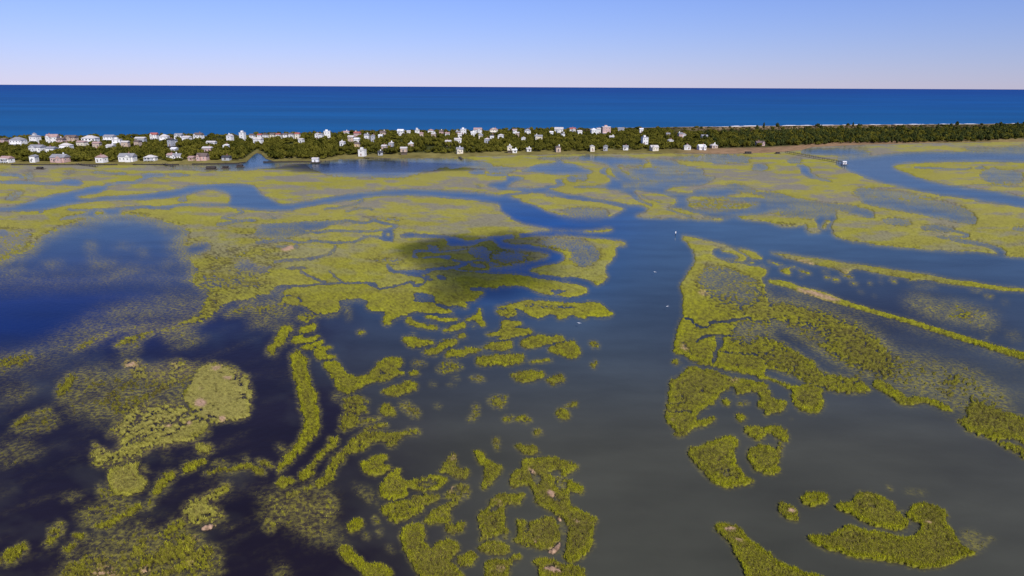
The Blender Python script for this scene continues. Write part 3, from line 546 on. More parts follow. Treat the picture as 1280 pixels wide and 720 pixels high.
P(.3, .3, 1, "L 650,380 700,400 690,420 660,410")

# ---- lower left, thin grass over peat
P(.30, .2, 10, "E -300,370 0,350 160,330 330,230 450,150 560,100 720,80 900,20 1050,20 1000,100 900,160 760,140 560,180 400,290 200,360 0,410 -300,430")
P(.62, .35, 3, "E 0,360 120,320 180,330 180,360 100,395 0,410 -100,410 -100,370")
P(.72, .5, 2.5, "E 330,320 420,270 520,225 640,195 700,188 880,180 920,150 1000,130 1010,70 1060,20 1160,0 1280,10 1280,30 1190,42 1130,75 1100,110 1050,150 960,185 860,185 780,190 700,200 620,210 520,245 440,290 350,325")
P(.75, .55, 2, "E 550,300 620,255 700,225 800,205 880,195 980,185 860,215 760,235 680,265 590,295")
P(.55, .4, 3, "E 1100,150 1140,120 1180,85 1240,70 1300,80 1300,100 1200,130")
P(.5, .3, 3, "E 680,150 740,130 840,110 800,130 720,150"); P(.35, .15, 5, "E 540,120 620,100 720,90 660,120 560,140")
P(.3, .1, 7, "E 800,220 920,210 1010,240 980,280 900,290 820,250"); P(.35, .2, 5, "E 590,310 680,265 720,280 680,320 610,335")
P(.25, .12, 9, "E 380,430 600,420 760,500 900,400 1000,390 960,560 800,620 600,620 360,640 300,560")
P(.62, .45, 2.5, "E 330,440 360,430 380,450 350,490 340,530 290,560 270,540 310,490"); P(.7, .55, 2, "E 50,690 120,640 200,620 240,600 270,620 260,640 200,625 140,650 130,675 80,695")
P(.35, .2, 5, "E 60,690 260,640 290,680 200,710 60,710"); P(.3, .12, 7, "E 0,520 140,500 180,510 60,545 0,550")
P(.3, .1, 8, "I -200,90 0,100 100,70 200,60 140,100 0,140 -200,140")
P(.72, .45, 2, "E 610,375 650,362 710,365 700,385 740,400 720,430 680,450 650,440 690,405 620,400"); P(.75, .5, 2, "E 850,375 890,360 935,365 930,385 880,400 850,395")
P(.4, .25, 5, "E 620,400 860,400 1000,400 960,460 880,500 800,520 760,480 640,470")
P(.93, .42, 2.2, "E 1000,400 1030,384 1075,376 1110,390 1140,384 1175,402 1195,425 1232,440 1250,470 1240,500 1268,515 1262,550 1240,560 1262,585 1236,612 1246,640 1205,652 1180,668 1120,664 1090,682 1045,662 1010,650 985,618 950,600 940,572 905,560 935,535 950,505 940,480 965,450 975,425")
P(.30, .1, 1.6, "E 1140,395 1170,405 1195,440 1215,455 1205,480 1220,500 1195,505 1180,470 1160,430"); P(.35, .1, 1.5, "E 1180,540 1210,520 1240,535 1220,560"); P(.4, .1, 1.2, "E 985,600 1010,610 1060,640 1120,650 1060,655 1000,630")
P(.3, .1, 1.5, "E 1150,400 1180,410 1220,450 1220,490 1190,500 1200,460"); 
P(.55, .35, 4, "E 600,680 640,620 700,590 800,570 900,570 960,620 1000,650 1050,690 1040,730 900,760 600,760 560,720")
P(.3, .1, 4, "E 640,590 720,570 840,560 800,590 700,620"); P(.8, .42, 2, "E 900,720 940,680 1030,670 1040,700 1000,725 I 960,40 900,50 860,20 E 840,710")
P(.72, .42, 2.5, "E 570,720 640,690 800,680 900,690 I 1000,0 940,40 860,60 780,70 720,100 680,130 620,150 560,170 510,182 470,170 470,110 460,100 480,80 530,85 560,110 620,60 600,40 620,0")
P(.6, .45, 1.5, "I 455,62 480,52 500,65 480,78"); P(.7, .45, 1.8, "I 970,55 1020,60 1070,80 1060,105 1020,110 990,95"); P(.55, .4, 2, "I 520,25 560,5 600,0 570,20")
P(.85, .48, 1.2, "I 540,190 600,165 680,155 710,165 690,190 700,220 745,250 730,280 690,300 660,320 600,310 550,300 540,250")
P(.4, .3, 2.5, "I 480,280 520,260 550,310 600,325 560,340 500,330"); P(.4, .3, 2, "I 710,170 750,160 740,200 700,195"); P(.3, .2, 3, "I 780,140 860,110 840,125")
P(.7, .5, 2, "I 750,320 770,270 800,235 850,205 890,205 870,240 830,280 800,310"); P(.45, .4, 3, "I 700,390 730,350 760,330 780,350 740,385")
P(.78, .55, 1.8, "I 905,180 940,155 1000,140 1050,140 1010,165 960,190 920,208"); P(.55, .4, 2, "I 1040,165 1100,145 1150,140 1100,160")
P(.8, .52, 1.6, "I 985,215 1040,195 1120,180 1200,165 1260,160 1270,178 1180,190 1080,205"); P(.45, .4, 2, "I 1210,130 1250,130 1250,142 1220,145")
P(.8, .55, 1.6, "I 455,460 520,445 600,410 660,375 700,355 715,375 680,405 620,440 560,475 500,495 460,485"); P(.4, .3, 6, "I 360,420 480,380 640,340 700,340 640,380 520,430 440,460")
P(.65, .45, 2.2, "I 240,500 300,450 330,450 320,490 290,540 250,570 210,560 240,530"); P(.6, .42, 2.2, "I 0,630 60,580 120,545 145,550 120,600 60,660 0,655 -60,680 -60,650")
P(.8, .55, 1.5, "I 355,520 390,500 425,508 410,530 370,535"); P(.55, .45, 2, "I 300,600 340,570 390,560 390,590 330,620")
P(.3, .3, 6, "I 400,560 560,510 700,480 760,470 640,530 480,570"); P(.25, .2, 4, "I 300,330 400,310 400,335 320,345")
P(.45, .38, 5, "I 300,720 360,660 460,620 560,600 640,580 700,530 800,520 860,470 900,430 940,500 1040,560 1100,620 1120,740 300,740")
P(.6, .4, 2.5, "I 900,400 960,330 1040,300 1100,270 1150,255 1170,270 1100,320 1020,355 1060,385 1120,400 1140,430 1080,450 1000,460 960,470 940,420")
P(.55, .4, 2.5, "I 650,590 720,540 760,550 720,590 780,620 860,600 920,580 900,620 780,650 680,630"); P(.55, .4, 2.5, "I 820,510 880,460 920,440 930,480 900,510")
P(.5, .1, 3, "I 440,740 480,690 540,680 600,720 600,740"); P(.3, .3, 3, "I 1100,490 1150,470 1160,485")
P(.3, .3, 8, "J 0,330 140,310 300,300 400,320 390,400 350,440 400,500 460,540 400,560 280,540 200,480 60,400")
P(.5, .4, 3.5, "J 330,300 400,310 390,380 380,420 340,420 330,360"); P(.45, .4, 3, "J 40,460 80,430 120,450 100,490 60,510"); P(.4, .4, 3, "J 60,310 130,305 130,325 80,330")
P(.2, .2, 6, "J 80,680 160,660 160,730 80,730")
P(.25, .25, 6, "F 130,30 0,80 -60,120 -20,180 100,190 200,140 200,100"); P(.5, .35, 3, "F -20,80 140,70 160,110 60,140 -20,130")
P(.86, .6, .8, "F 120,50 160,40 215,50 215,75 180,85 140,75"); P(.86, .65, .8, "F 260,95 320,75 400,68 425,85 430,105 360,125 310,120 280,110")
P(.6, .5, 1.5, "F 190,150 240,120 310,120 330,140 310,150 270,155 270,175 230,170"); P(.5, .4, 1.5, "F 340,140 380,125 430,125 400,140 350,150"); P(.3, .4, 2.5, "F 430,70 460,80 480,110 470,160 450,165")

# outside the frame, so the marsh goes on
P(.7, .5, 3, "X -200,470 -90,440 -40,470 -60,520 -160,560"); P(.7, .55, 3, "X -200,600 -100,590 -60,640 -120,700 -200,680")
P(.8, .7, 1.5, "X 1310,620 1380,600 1420,660 1350,690"); P(.8, .7, 1.5, "X 500,735 560,740 600,790 480,790"); P(.8, .7, 1.5, "X 1040,735 1140,745 1160,790 1000,790")

# patches of wrack / bare peat: strength, type, soft, points (type 1 pale straw, 2 dark peat)
WR = []
def R(a, s, pts): WR.append((a, s, pts))
R(1, 1, "B 120,450 150,432 190,430 190,445 150,458"); R(.72, 1.2, "H 130,0 240,20 330,50 370,70 340,72 240,45 150,15")
R(.9, 1, "E 970,580 1000,555 1035,565 1030,590 990,600"); R(.8, 1, "E 1050,405 1090,392 1120,400 1080,412"); R(.7, .8, "E 1110,450 1160,445 1150,465 1120,465")
R(.9, 1, "E 820,685 860,680 855,695 825,695"); R(.9, 1, "E 925,680 955,665 960,685 935,690"); R(.6, .8, "E 985,505 1020,498 1010,510"); R(.8, 1.2, "E 1095,655 1120,645 1130,665 1100,672")
R(.7, 2, "E 615,385 660,370 700,380 680,395 640,400"); R(.5, 2, "E 850,375 890,380 880,395"); R(.8, 1.5, "I 990,490 1040,465 1075,460 1070,480 1020,500"); R(.5, 5, "I 960,500 1040,480 1060,520 980,530")
R(.8, 2, "I 700,690 740,675 745,695 710,705"); R(.5, 5, "I 440,740 480,690 560,690 600,740"); R(.5, 3, "I 930,650 970,640 960,660")
R(.9, .8, "K 1060,490 1085,482 1125,488 1110,502 1070,500"); R(.8, .8, "K 1100,530 1140,540 1155,555 1120,545"); R(.9, 1, "L 95,395 125,388 145,405 120,415"); R(.8, .8, "L 775,448 800,450 830,465 800,462")
R(.8, 1, "b6 640,200 700,230 720,265 680,250"); R(.9, 1, "b6 820,450 860,430 900,460 900,500 850,480"); R(.9, 1.4, "b7 790,640 920,635 990,700 940,710 800,680"); R(.7, 1.2, "b7 820,490 960,390 990,400 940,490 860,515")
R(.7, 1, "b7 890,125 960,150 1000,190 950,190"); R(.6, 1.2, "b7 330,650 400,640 420,670 360,680"); R(.8, 1, "b7 690,365 740,370 730,390 700,385"); R(.7, 1, "b7 1100,165 1140,170 1150,200 1120,200")
R(.6, 1.5, "b6 330,540 380,570 370,600 340,590"); R(.6, 1, "b6 280,500 320,510 310,540 285,530"); R(.6, 1.5, "G 840,290 870,290 880,315 855,310"); R(.5, 1.5, "G 930,15 980,20 985,38 940,35")
R(.6, 1, "G 795,655 815,660 805,675"); R(.5, 2, "b8 1110,380 1200,380 1180,440 1120,440"); R(.5, 2, "b8 1120,60 1200,80 1190,130 1130,120"); R(.4, 2, "G 0,425 40,420 40,440"); R(.5, 1.5, "G 1090,455 1140,455 1130,475 1090,470")
R(.35, 3, "L 430,300 480,285 540,300 500,315"); R(.5, 1.2, "b3 740,430 770,440 760,460"); R(.6, 2, "b1 860,505 1000,520 1100,560 1130,585 1000,550"); R(.4, 2, "b2 100,290 160,310 150,345 110,330")

# pale, short, dry-looking meadow
PALE = []
for a, s, pts in [(1, 1.5, "E 990,400 1050,375 1130,380 1180,405 1250,450 1270,510 1275,575 1245,615 1250,655 1180,670 1110,685 1030,665 975,625 945,585 905,560 945,510 950,450"), (.9, 4, "E 560,720 600,660 640,615 760,575 900,565 960,620 1050,670 1060,720 900,760 600,760"),
                  (.8, 4, "I 450,180 460,80 560,0 1010,0 950,50 1070,70 1070,110 980,90 800,100 700,150 540,180"), (.6, 2, "I 530,190 600,160 710,155 750,250 730,290 660,325 540,300"), (.8, 4, "E 590,380 660,355 940,360 1000,400 940,450 860,480 680,460"),
                  (.7, 6, "I 880,380 960,320 1170,250 1080,340 1150,430 1080,470 900,470"), (.5, 10, "A 980,340 1280,320 1280,480 1050,480"), (.6, 6, "B 20,380 420,470 300,640 60,660 -100,560"), (.6, 5, "A -60,270 420,290 250,340 160,380 60,480 -60,520"),
                  (.5, 6, "E 300,330 520,230 700,180 1000,140 1080,20 1280,0 1280,60 1100,110 980,190 720,240 560,300"), (.4, 8, "J 0,310 400,300 400,540 100,500")]:
    PALE.append((a, s, pts))
# ---------------------------------------------------------------- rasterise the survey onto a ground grid
STEP = 1.25
GX = np.arange(-180, 1460.1, STEP); GY = np.arange(176, 790.1, STEP)
NX, NY = len(GX), len(GY)
def parse(s):
    pts = []; ox, oy, k = 0, 0, 1
    for tok in s.replace('--', '-').split():
        if tok in PAN: ox, oy, k = PAN[tok]
        else:
            u, v = tok.split(','); pts.append((ox + float(u) / k, oy + float(v) / k))
    return np.array(pts)
def chaikin(p, closed, it=2):
    for _ in range(it):
        if closed: q = np.roll(p, -1, 0); a = p * .75 + q * .25; b = p * .25 + q * .75; p = np.stack([a, b], 1).reshape(-1, 2)
        else:
            a = p[:-1] * .75 + p[1:] * .25; b = p[:-1] * .25 + p[1:] * .75
            p = np.concatenate([p[:1], np.stack([a, b], 1).reshape(-1, 2), p[-1:]])
    return p
def blur(a, s):
    if s < .3: return a
    r = int(math.ceil(2.5 * s)); k = np.exp(-.5 * (np.arange(-r, r + 1) / s) ** 2); k /= k.sum()
    b = np.zeros_like(a); ap = np.pad(a, ((r, r), (0, 0)), mode='edge')
    for i, w_ in enumerate(k): b += w_ * ap[i:i + a.shape[0]]
    c = np.zeros_like(a); bp_ = np.pad(b, ((0, 0), (r, r)), mode='edge')
    for i, w_ in enumerate(k): c += w_ * bp_[:, i:i + a.shape[1]]
    return c
def fill_mask(poly, soft):
    "antialiased coverage of a closed outline, blurred by soft (source px)"
    p = poly.copy(); p[:, 0] = (p[:, 0] - GX[0]) / STEP + .5; p[:, 1] = (p[:, 1] - GY[0]) / STEP + .5
    m = int(soft / STEP * 3) + 3
    i0 = max(0, int(p[:, 0].min()) - m); i1 = min(NX, int(p[:, 0].max()) + m); j0 = max(0, int(p[:, 1].min()) - m); j1 = min(NY, int(p[:, 1].max()) + m)
    if i1 <= i0 or j1 <= j0: return None
    acc = np.zeros((j1 - j0, i1 - i0 + 1)); q = np.roll(p, -1, 0); W_ = i1 - i0
    x1, y1, x2, y2 = p[:, 0] - i0, p[:, 1], q[:, 0] - i0, q[:, 1]
    SUB = 3
    for j in range(j0, j1):
        for s in range(SUB):
            yy = j + (s + .5) / SUB
            hit = (y1 <= yy) != (y2 <= yy)
            if not hit.any(): continue
            xs = np.sort(x1[hit] + (yy - y1[hit]) / (y2[hit] - y1[hit]) * (x2[hit] - x1[hit])); xs = np.clip(xs, 0, W_)
            row = acc[j - j0]
            for a, b in zip(xs[0::2], xs[1::2]):
                if b - a < 1e-6: continue
                ia, ib = int(a), int(b)
                if ia == ib: row[ia] += (b - a) / SUB; continue
                row[ia] += (ia + 1 - a) / SUB
                if ib > ia + 1: row[ia + 1:ib] += 1 / SUB
                if ib < W_: row[ib] += (b - ib) / SUB
    acc = np.clip(acc[:, :W_], 0, 1)
    return blur(acc, soft / STEP), (slice(j0, j1), slice(i0, i1))
def line_poly(p, w):
    t = np.gradient(p, axis=0); t /= np.linalg.norm(t, axis=1, keepdims=True) + 1e-9
    n = np.stack([-t[:, 1], t[:, 0]], 1)
    # creeks that run along the view are as wide as they are; those that run across it are foreshortened already in w
    return np.concatenate([p + n * w / 2, (p - n * w / 2)[::-1]])
G = np.zeros((NY, NX)); Cc = np.full((NY, NX), .5); WK = np.zeros((NY, NX))
for kind, g, c, s, wd, pts in T:
    p = parse(pts)
    p = chaikin(p, kind == 'P', 2)
    if kind == 'L': p = line_poly(p, wd * 1.6 if wd < 2.5 and g < .3 else wd); s = s * .5
    r = fill_mask(p, s)
    if r is None: continue
    m, sl = r
    G[sl] += (g - G[sl]) * m
    if g > .15: Cc[sl] += (c - Cc[sl]) * m
for a, s, pts in WR:
    r = fill_mask(chaikin(parse(pts), True, 1), s)
    if r is None: continue
    m, sl = r; WK[sl] = np.maximum(WK[sl], a * m)

PAL = np.zeros((NY, NX))
for a, s, pts in PALE:
    m, sl = fill_mask(chaikin(parse(pts), True, 1), s); PAL[sl] = np.maximum(PAL[sl], a * m)
XX, YY = np.meshgrid(GX, GY)
ll = np.clip((420 - XX) / 120, 0, 1) * np.clip((YY - (458 - .30 * XX)) / 40, 0, 1)
G = G ** (1 - .30 * ll)
HY = 108 + (XX - 640) * .0047                      # the horizon
LV = FPX * np.log(np.maximum(YY - HY, 5))          # ground depth in units that keep features round at their own distance
def samp(F, dx, dy):
    x = np.clip((XX + dx - GX[0]) / STEP, 0, NX - 1.001); y = np.clip((YY + dy - GY[0]) / STEP, 0, NY - 1.001)
    ix = x.astype(int); iy = y.astype(int); fx = x - ix; fy = y - iy
    return (F[iy, ix] * (1 - fx) + F[iy, ix + 1] * fx) * (1 - fy) + (F[iy + 1, ix] * (1 - fx) + F[iy + 1, ix + 1] * fx) * fy
asp = np.clip((YY - HY) / 420, .08, 1)
wx = (fbm(XX / 14, LV / 14, 4, 11) - .5) * 6; wy = (fbm(XX / 14, LV / 14, 4, 23) - .5) * 6 * asp
wx += (fbm(XX / 5, LV / 5, 3, 13) - .5) * 4.5 * np.clip((YY - 330) / 120, 0, 1); wy += (fbm(XX / 5, LV / 5, 3, 27) - .5) * 3.5 * np.clip((YY - 330) / 120, 0, 1)
calm = 1 - .8 * np.clip((XX - 930) / 40, 0, 1) * np.clip((YY - 325) / 15, 0, 1) * np.clip((480 - YY) / 20, 0, 1); wx *= calm; wy *= calm
G = samp(G, wx, wy); Cc = samp(Cc, wx, wy); WK = samp(WK, wx * .6, wy * .6); PAL = samp(PAL, wx, wy)
nA = fbm(XX / 2.6, LV / 3.0, 2, 31); nB = fbm(XX / 26, LV / 26, 4, 41); nC = fbm(XX / 9, LV / 14, 3, 51); nD = fbm(XX / 60, LV / 120, 3, 61); nE = fbm(XX / 38, LV / 26, 4, 71)
near = np.clip((YY - 330) / 120, 0, 1)
nS = fbm((XX * .93 - YY * .37) / 60, (XX * .37 + YY * .93) / 8, 4, 83)          # the drift lines of the peat flats
G = np.clip(G + ll * (G < .8) * ((nS - .5) * 1.3 * (.15 + G)), 0, .95)
inn = np.clip((blur(G, 4.5) - .62) / .2, 0, 1) * near                           # thinner hearts, ranker rims
Cc = np.clip(Cc + .14 * near - .40 * inn * (.4 + nB), 0, 1)
# mottling: broken edges, bare pans, thin spots
M = G + (nA - .5) * (.15 + .7 * near) + (nC - .5) * (.3 + .25 * near) * np.clip(1.25 - G, .3, 1)
midg = np.clip(np.minimum(G - .06, .80 - G) / .2, 0, 1)
M = M + midg * ((nA - .5) * .25 + (RNG.random(M.shape) - .5) * .15 - .08)
M = M - inn * np.clip(nC - .50, 0, 1) * 1.0
M = np.where(G < .03, -1, M)
M = np.where(WK > .5, np.maximum(M, .75), M)
# ---------------------------------------------------------------- marsh platform
def lerp(a, b, t): return a + (b - a) * t
def ss(a, b, x): t = np.clip((x - a) / (b - a), 0, 1); return t * t * (3 - 2 * t)
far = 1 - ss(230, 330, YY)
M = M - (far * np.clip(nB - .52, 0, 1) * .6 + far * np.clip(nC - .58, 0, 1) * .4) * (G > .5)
GRASS_DULL = np.array([.160, .140, .034]); GRASS_VIV = np.array([.300, .300, .011]); GRASS_PALE = np.array([.305, .272, .082])
MUD = np.array([.035, .026, .024]); PEAT = np.array([.016, .009, .012]); STRAW = np.array([.40, .26, .17]); TAN = np.array([.26, .185, .10])
def grass_rgb(c, n, f):
    "species colour: c vividness, n local variation, f share of pale tone: short meadow, and far haze painted in"
    c = np.clip(c + (n - .5) * .9, 0, 1)[..., None]
    g = GRASS_DULL * (1 - c) + GRASS_VIV * c
    return g * (1 - f[..., None]) + GRASS_PALE * f[..., None]
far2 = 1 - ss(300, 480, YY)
palef = np.clip((1 - ss(220, 440, YY)) * .6 + (nD - .5) * .6 * far2, 0, .85); palef = np.maximum(palef, PAL * .62)  # grass paled with distance: far brightness and haze painted in, beside the pale meadow
peatw = (1 - ss(330, 520, XX + (YY - 500) * -.2)) * ss(380, 500, YY)
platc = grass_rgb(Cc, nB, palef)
mudc = MUD * (1 - peatw[..., None]) + PEAT * peatw[..., None]
thin = ((1 - ss(230, 400, YY)) * np.clip((nC - .5) * 1.2 + (nE - .5) * 4.2 + (nB - .5) * 1.5 + .26, 0, .85))[..., None]; platc = platc * (1 - thin) + np.array([.195, .180, .165]) * thin      # thin wet meadow; the grey sky sheen on it is painted in
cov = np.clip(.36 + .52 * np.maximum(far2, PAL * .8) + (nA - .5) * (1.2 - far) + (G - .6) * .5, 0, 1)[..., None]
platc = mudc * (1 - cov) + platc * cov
edge = np.clip((M - .5) / .14, 0, 1)[..., None]                       # bare wet mud on the rim
edge = np.maximum(edge, np.maximum(far * .85, midg * .9)[..., None]); platc = mudc * (1 - edge) * .9 + platc * edge
wkc = np.clip(WK * 1.3 + (nA - .5) * .8 * (WK > .05), 0, 1)[..., None]
platc = platc * (1 - wkc) + (STRAW * (.55 + .7 * nA[..., None])) * wkc
PXY = at(XX, YY, 0.0)
Z = np.clip((M - .5) * 1.6, -.35, .32) + np.where(M > .5, (nA - .5) * .22 * near, 0)
Vv = PXY.copy(); Vv[..., 2] = Z
cell = np.maximum.reduce([M[:-1, :-1], M[1:, :-1], M[:-1, 1:], M[1:, 1:]]) > .45
jj, ii = np.nonzero(cell)
idx = np.arange(NX * NY).reshape(NY, NX)
F4 = np.stack([idx[jj, ii], idx[jj + 1, ii], idx[jj + 1, ii + 1], idx[jj, ii + 1]], 1)
used = np.unique(F4); remap = np.zeros(NX * NY, np.int64); remap[used] = np.arange(len(used))
m_plat = mat_attr('marsh_ground', 'tint', rough=.95, var=.22, scale=1.3, bump=.12)
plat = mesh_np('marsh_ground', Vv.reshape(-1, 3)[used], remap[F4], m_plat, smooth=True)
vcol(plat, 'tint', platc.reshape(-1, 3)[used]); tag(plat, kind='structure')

# ---------------------------------------------------------------- water of the marsh
wx_ = np.arange(-180, 1461, 2.5); wy_ = np.arange(176, 789, 2.5); WXg, WYg = np.meshgrid(wx_, wy_)
def blob(cx, cy, sx, sy): return np.exp(-.5 * (((WXg - cx) / sx) ** 2 + ((WYg - cy) / sy) ** 2))
SILT = np.array([.056, .057, .041]); FAR_SKY_TINT = np.array([.036, .080, .130]); PEATW = np.array([.0125, .0092, .0145]); DEEP = np.array([.000, .010, .080]); SHADED_BLUE = np.array([.0, .045, .17])
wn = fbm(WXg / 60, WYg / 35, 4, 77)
f1 = (1 - ss(260, 570, WYg))[..., None]; wc = SILT * (1 - f1) + FAR_SKY_TINT * f1  # blue of the reflected sky painted into the far water's body colour
wp = np.clip((1 - ss(330, 640, WXg - (WYg - 500) * .25)) * ss(300, 420, WYg) * (1.0 + (wn - .5)), 0, 1)
wp = np.maximum(wp, np.clip(.75 * blob(1080, 400, 170, 48) + (wn - .5) * .2, 0, 1) * (WYg > 300))
wp = np.maximum(wp, .55 * blob(450, 440, 150, 70)); wp = np.maximum(wp, .7 * blob(430, 690, 90, 90))
wc = wc * (1 - wp[..., None]) + PEATW * wp[..., None]
bd = np.clip(blob(20, 385, 150, 36) * 1.25, 0, 1)[..., None]; wc = wc * (1 - bd) + DEEP * bd
be = np.clip(blob(190, 340, 170, 40), 0, 1)[..., None] * .6; wc = wc * (1 - be) + np.array([.012, .02, .075]) * be
bc = np.clip(blob(620, 320, 90, 42) + .6 * blob(700, 275, 80, 20) + .5 * blob(470, 212, 70, 10), 0, 1)[..., None]; wc = wc * (1 - bc) + SHADED_BLUE * bc  # bright blue of the shaded water, a light effect, painted into the tint
# flooded meadow: thin stems and last year's litter just under the surface
Gw = blur(G, 1.2)[::2, ::2][:WXg.shape[0], :WXg.shape[1]]; Mw = blur((nA + nC) / 2, .6)[::2, ::2][:WXg.shape[0], :WXg.shape[1]]
fl = np.clip(Gw * 1.6 * (.9 + (Mw - .5) * 2.5), 0, .85)[..., None]; fl = fl * (.88 + .12 * (1 - ss(260, 480, WYg)))[..., None]
solid = np.clip(blur((M > .5).astype(float), 2.2)[::2, ::2][:WXg.shape[0], :WXg.shape[1]] * 2.2 - .25, 0, 1) * ss(300, 400, WYg)
fl = fl * (1 - solid)[..., None]; stems_ = np.clip(fl[..., 0] * 1.5, 0, 1); fl = fl * .70
rim = (solid * .55)[..., None]; wc = wc * (1 - rim) + MUD * .55 * rim
wc = wc * (1 - fl) + ((np.array([.150, .128, .062]) + PAL[::2, ::2][:WXg.shape[0], :WXg.shape[1], None] * np.array([.075, .03, .01])) * (.85 + .35 * (1 - ss(230, 420, WYg)))[..., None]) * fl
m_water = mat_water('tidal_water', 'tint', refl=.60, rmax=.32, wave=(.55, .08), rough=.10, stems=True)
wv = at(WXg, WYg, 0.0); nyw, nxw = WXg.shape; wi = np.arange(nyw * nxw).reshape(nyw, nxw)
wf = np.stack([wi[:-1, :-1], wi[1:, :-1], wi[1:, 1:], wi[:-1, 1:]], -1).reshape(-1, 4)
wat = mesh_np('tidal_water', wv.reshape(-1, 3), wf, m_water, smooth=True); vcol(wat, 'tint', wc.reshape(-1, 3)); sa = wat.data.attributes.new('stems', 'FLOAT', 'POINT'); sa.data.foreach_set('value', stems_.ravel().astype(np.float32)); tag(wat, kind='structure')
mb = MB(); mb.add([(-4000, -1500, -.2), (4000, -1500, -.2), (4000, 1150, -.2), (-4000, 700, -.2)], [(0, 1, 2, 3)])
tag(mb.build('bay_water', mat_water('bay_water', None, (.03, .04, .05), refl=.85, rmax=.42, wave=(.55, .045))), kind='structure')

# ---------------------------------------------------------------- barrier island
SH = [(-700, 212), (-180, 209), (0, 206.5), (150, 206.5), (250, 206), (300, 205), (307, 203.5), (312, 199), (317, 194), (321, 191.5), (326, 192.5), (332, 198.5), (345, 203), (400, 203), (410, 201), (426, 199), (500, 198), (560, 197.5),
      (640, 194.5), (720, 192.5), (853, 192), (900, 192.5), (960, 191.5), (1000, 188), (1015, 184), (1066, 181.5), (1100, 180.5), (1200, 178.5), (1280, 177.5), (1460, 176), (1900, 173)]
OC = [(-700, 176), (-180, 175.5), (0, 174.5), (213, 171.5), (300, 170.3), (426, 167.3), (640, 163.3), (853, 159.4), (1066, 156.9), (1280, 155.2), (1460, 154), (1900, 152)]
FRONT = [(-700, 209), (0, 203.5), (213, 203.5), (300, 202), (312, 195), (321, 188), (334, 196), (345, 200.5), (405, 199.5), (426, 194.5), (520, 194.2), (640, 191.2), (853, 187.6), (925, 185.8), (1066, 180), (1190, 178.5), (1280, 174.6), (1460, 173), (1900, 170)]
def interp(tab, x): a = np.array(tab, float); return np.interp(x, a[:, 0], a[:, 1])
cx_ = np.concatenate([np.arange(-700, -180, 20), np.arange(-180, 300, 5), np.arange(300, 350, 1.0), np.arange(350, 1460, 5), np.arange(1460, 1901, 20)]).astype(float)
s_ = np.array([0, .006, .02, .05, .09, .14, .2, .3, .4, .5, .6, .7, .8, .88, .93, .96, .98, 1.0])
P0 = at(cx_, interp(SH, cx_)); P1 = at(cx_, interp(OC, cx_))
ivv = P0[None] + (P1 - P0)[None] * s_[:, None, None]
# zigzag of height: bank, wooded ground, dunes, beach
hprof = np.interp(s_, [0, .006, .05, .3, .7, .88, .93, .96, .98, 1], [-.1, .5, 1.1, 2.0, 2.4, 4.2, 3.2, 1.6, .7, -.15])
ivv[..., 2] = hprof[:, None] + (fbm(ivv[..., 0] / 40, ivv[..., 1] / 40, 3, 5) - .5) * np.where((s_ > .02) & (s_ < .94), 1.0, 0)[:, None]
ny_, nx_ = ivv.shape[:2]; q_ = np.arange(ny_ * nx_).reshape(ny_, nx_)
isl = mesh_np('island_ground', ivv.reshape(-1, 3), np.stack([q_[:-1, :-1], q_[:-1, 1:], q_[1:, 1:], q_[1:, :-1]], -1).reshape(-1, 4), None, smooth=True)
SANDC = np.array([.50, .42, .33]); LAWN = np.array([.15, .145, .035]); TANG = np.array([.235, .15, .085]); LEAFL = np.array([.055, .06, .02]); BANK = np.array([.10, .07, .05])
colI = np.zeros((ny_, nx_, 3)); nn = fbm(ivv[..., 0] / 22, ivv[..., 1] / 40, 4, 15)
for j, s in enumerate(s_):
    for i, x in enumerate(cx_):
        tanw = float(ss(820, 900, x)) * (1 - .6 * float(ss(1090, 1200, x)))
        if s < .003: c = BANK
        elif s < .10: c = (TANG * (.25 + .75 * tanw) + LAWN * (.75 - .75 * tanw)) * (.6 + .8 * nn[j, i])
        elif s < .72: c = LEAFL * (.7 + .6 * nn[j, i])
        elif s < .9: c = (TAN * tanw + LEAFL * (1 - tanw)) * (.6 + .8 * nn[j, i])
        else: c = SANDC * (.85 + .3 * nn[j, i])
        colI[j, i] = c
vcol(isl, 'tint', colI.reshape(-1, 3)); isl.data.materials.append(mat_attr('island_ground', 'tint', var=.3, scale=.12)); tag(isl, kind='structure')

# ocean
oc0 = at(cx_, interp(OC, cx_)); mid = ivv[9]
ov = []; rows_d = [0, 60, 140, 300, 700, 1600, 4000, 10000, 25000, 85000]
base = [(-85000, 760, -.1), (-20000, 760, -.1), (-6000, 760, -.1), (-2500, 760, -.1)] + [(p[0], p[1], -.1) for p in mid[::6]] + [(2600, mid[-1][1], -.1), (6000, mid[-1][1], -.1), (20000, mid[-1][1], -.1), (85000, mid[-1][1], -.1)]
base.sort()
for r in rows_d:
    for p in base: ov.append((p[0], (p[1] if r < 300 else 1500) + r, -.1))
ov = np.array(ov); nb = len(base); q_ = np.arange(len(rows_d) * nb).reshape(len(rows_d), nb)
oce = mesh_np('ocean', ov, np.stack([q_[:-1, :-1], q_[:-1, 1:], q_[1:, 1:], q_[1:, :-1]], -1).reshape(-1, 4), None)
oc_c = np.zeros((len(ov), 3)); stops = [(0, (.0, .085, .225)), (300, (.0, .075, .225)), (1600, (.0, .066, .225)), (10000, (.0, .048, .215)), (85000, (.0, .036, .18))]
for k, r in enumerate(rows_d):
    oc_c[k * nb:(k + 1) * nb] = [np.interp(r, [s[0] for s in stops], [s[1][c] for s in stops]) for c in range(3)]
vcol(oce, 'tint', oc_c); oce.data.materials.append(mat_water('ocean', 'tint', refl=.30, rmax=.10, wave=(.12, .5), rough=.3, streak=(.03, .12, 1))); tag(oce, kind='structure')
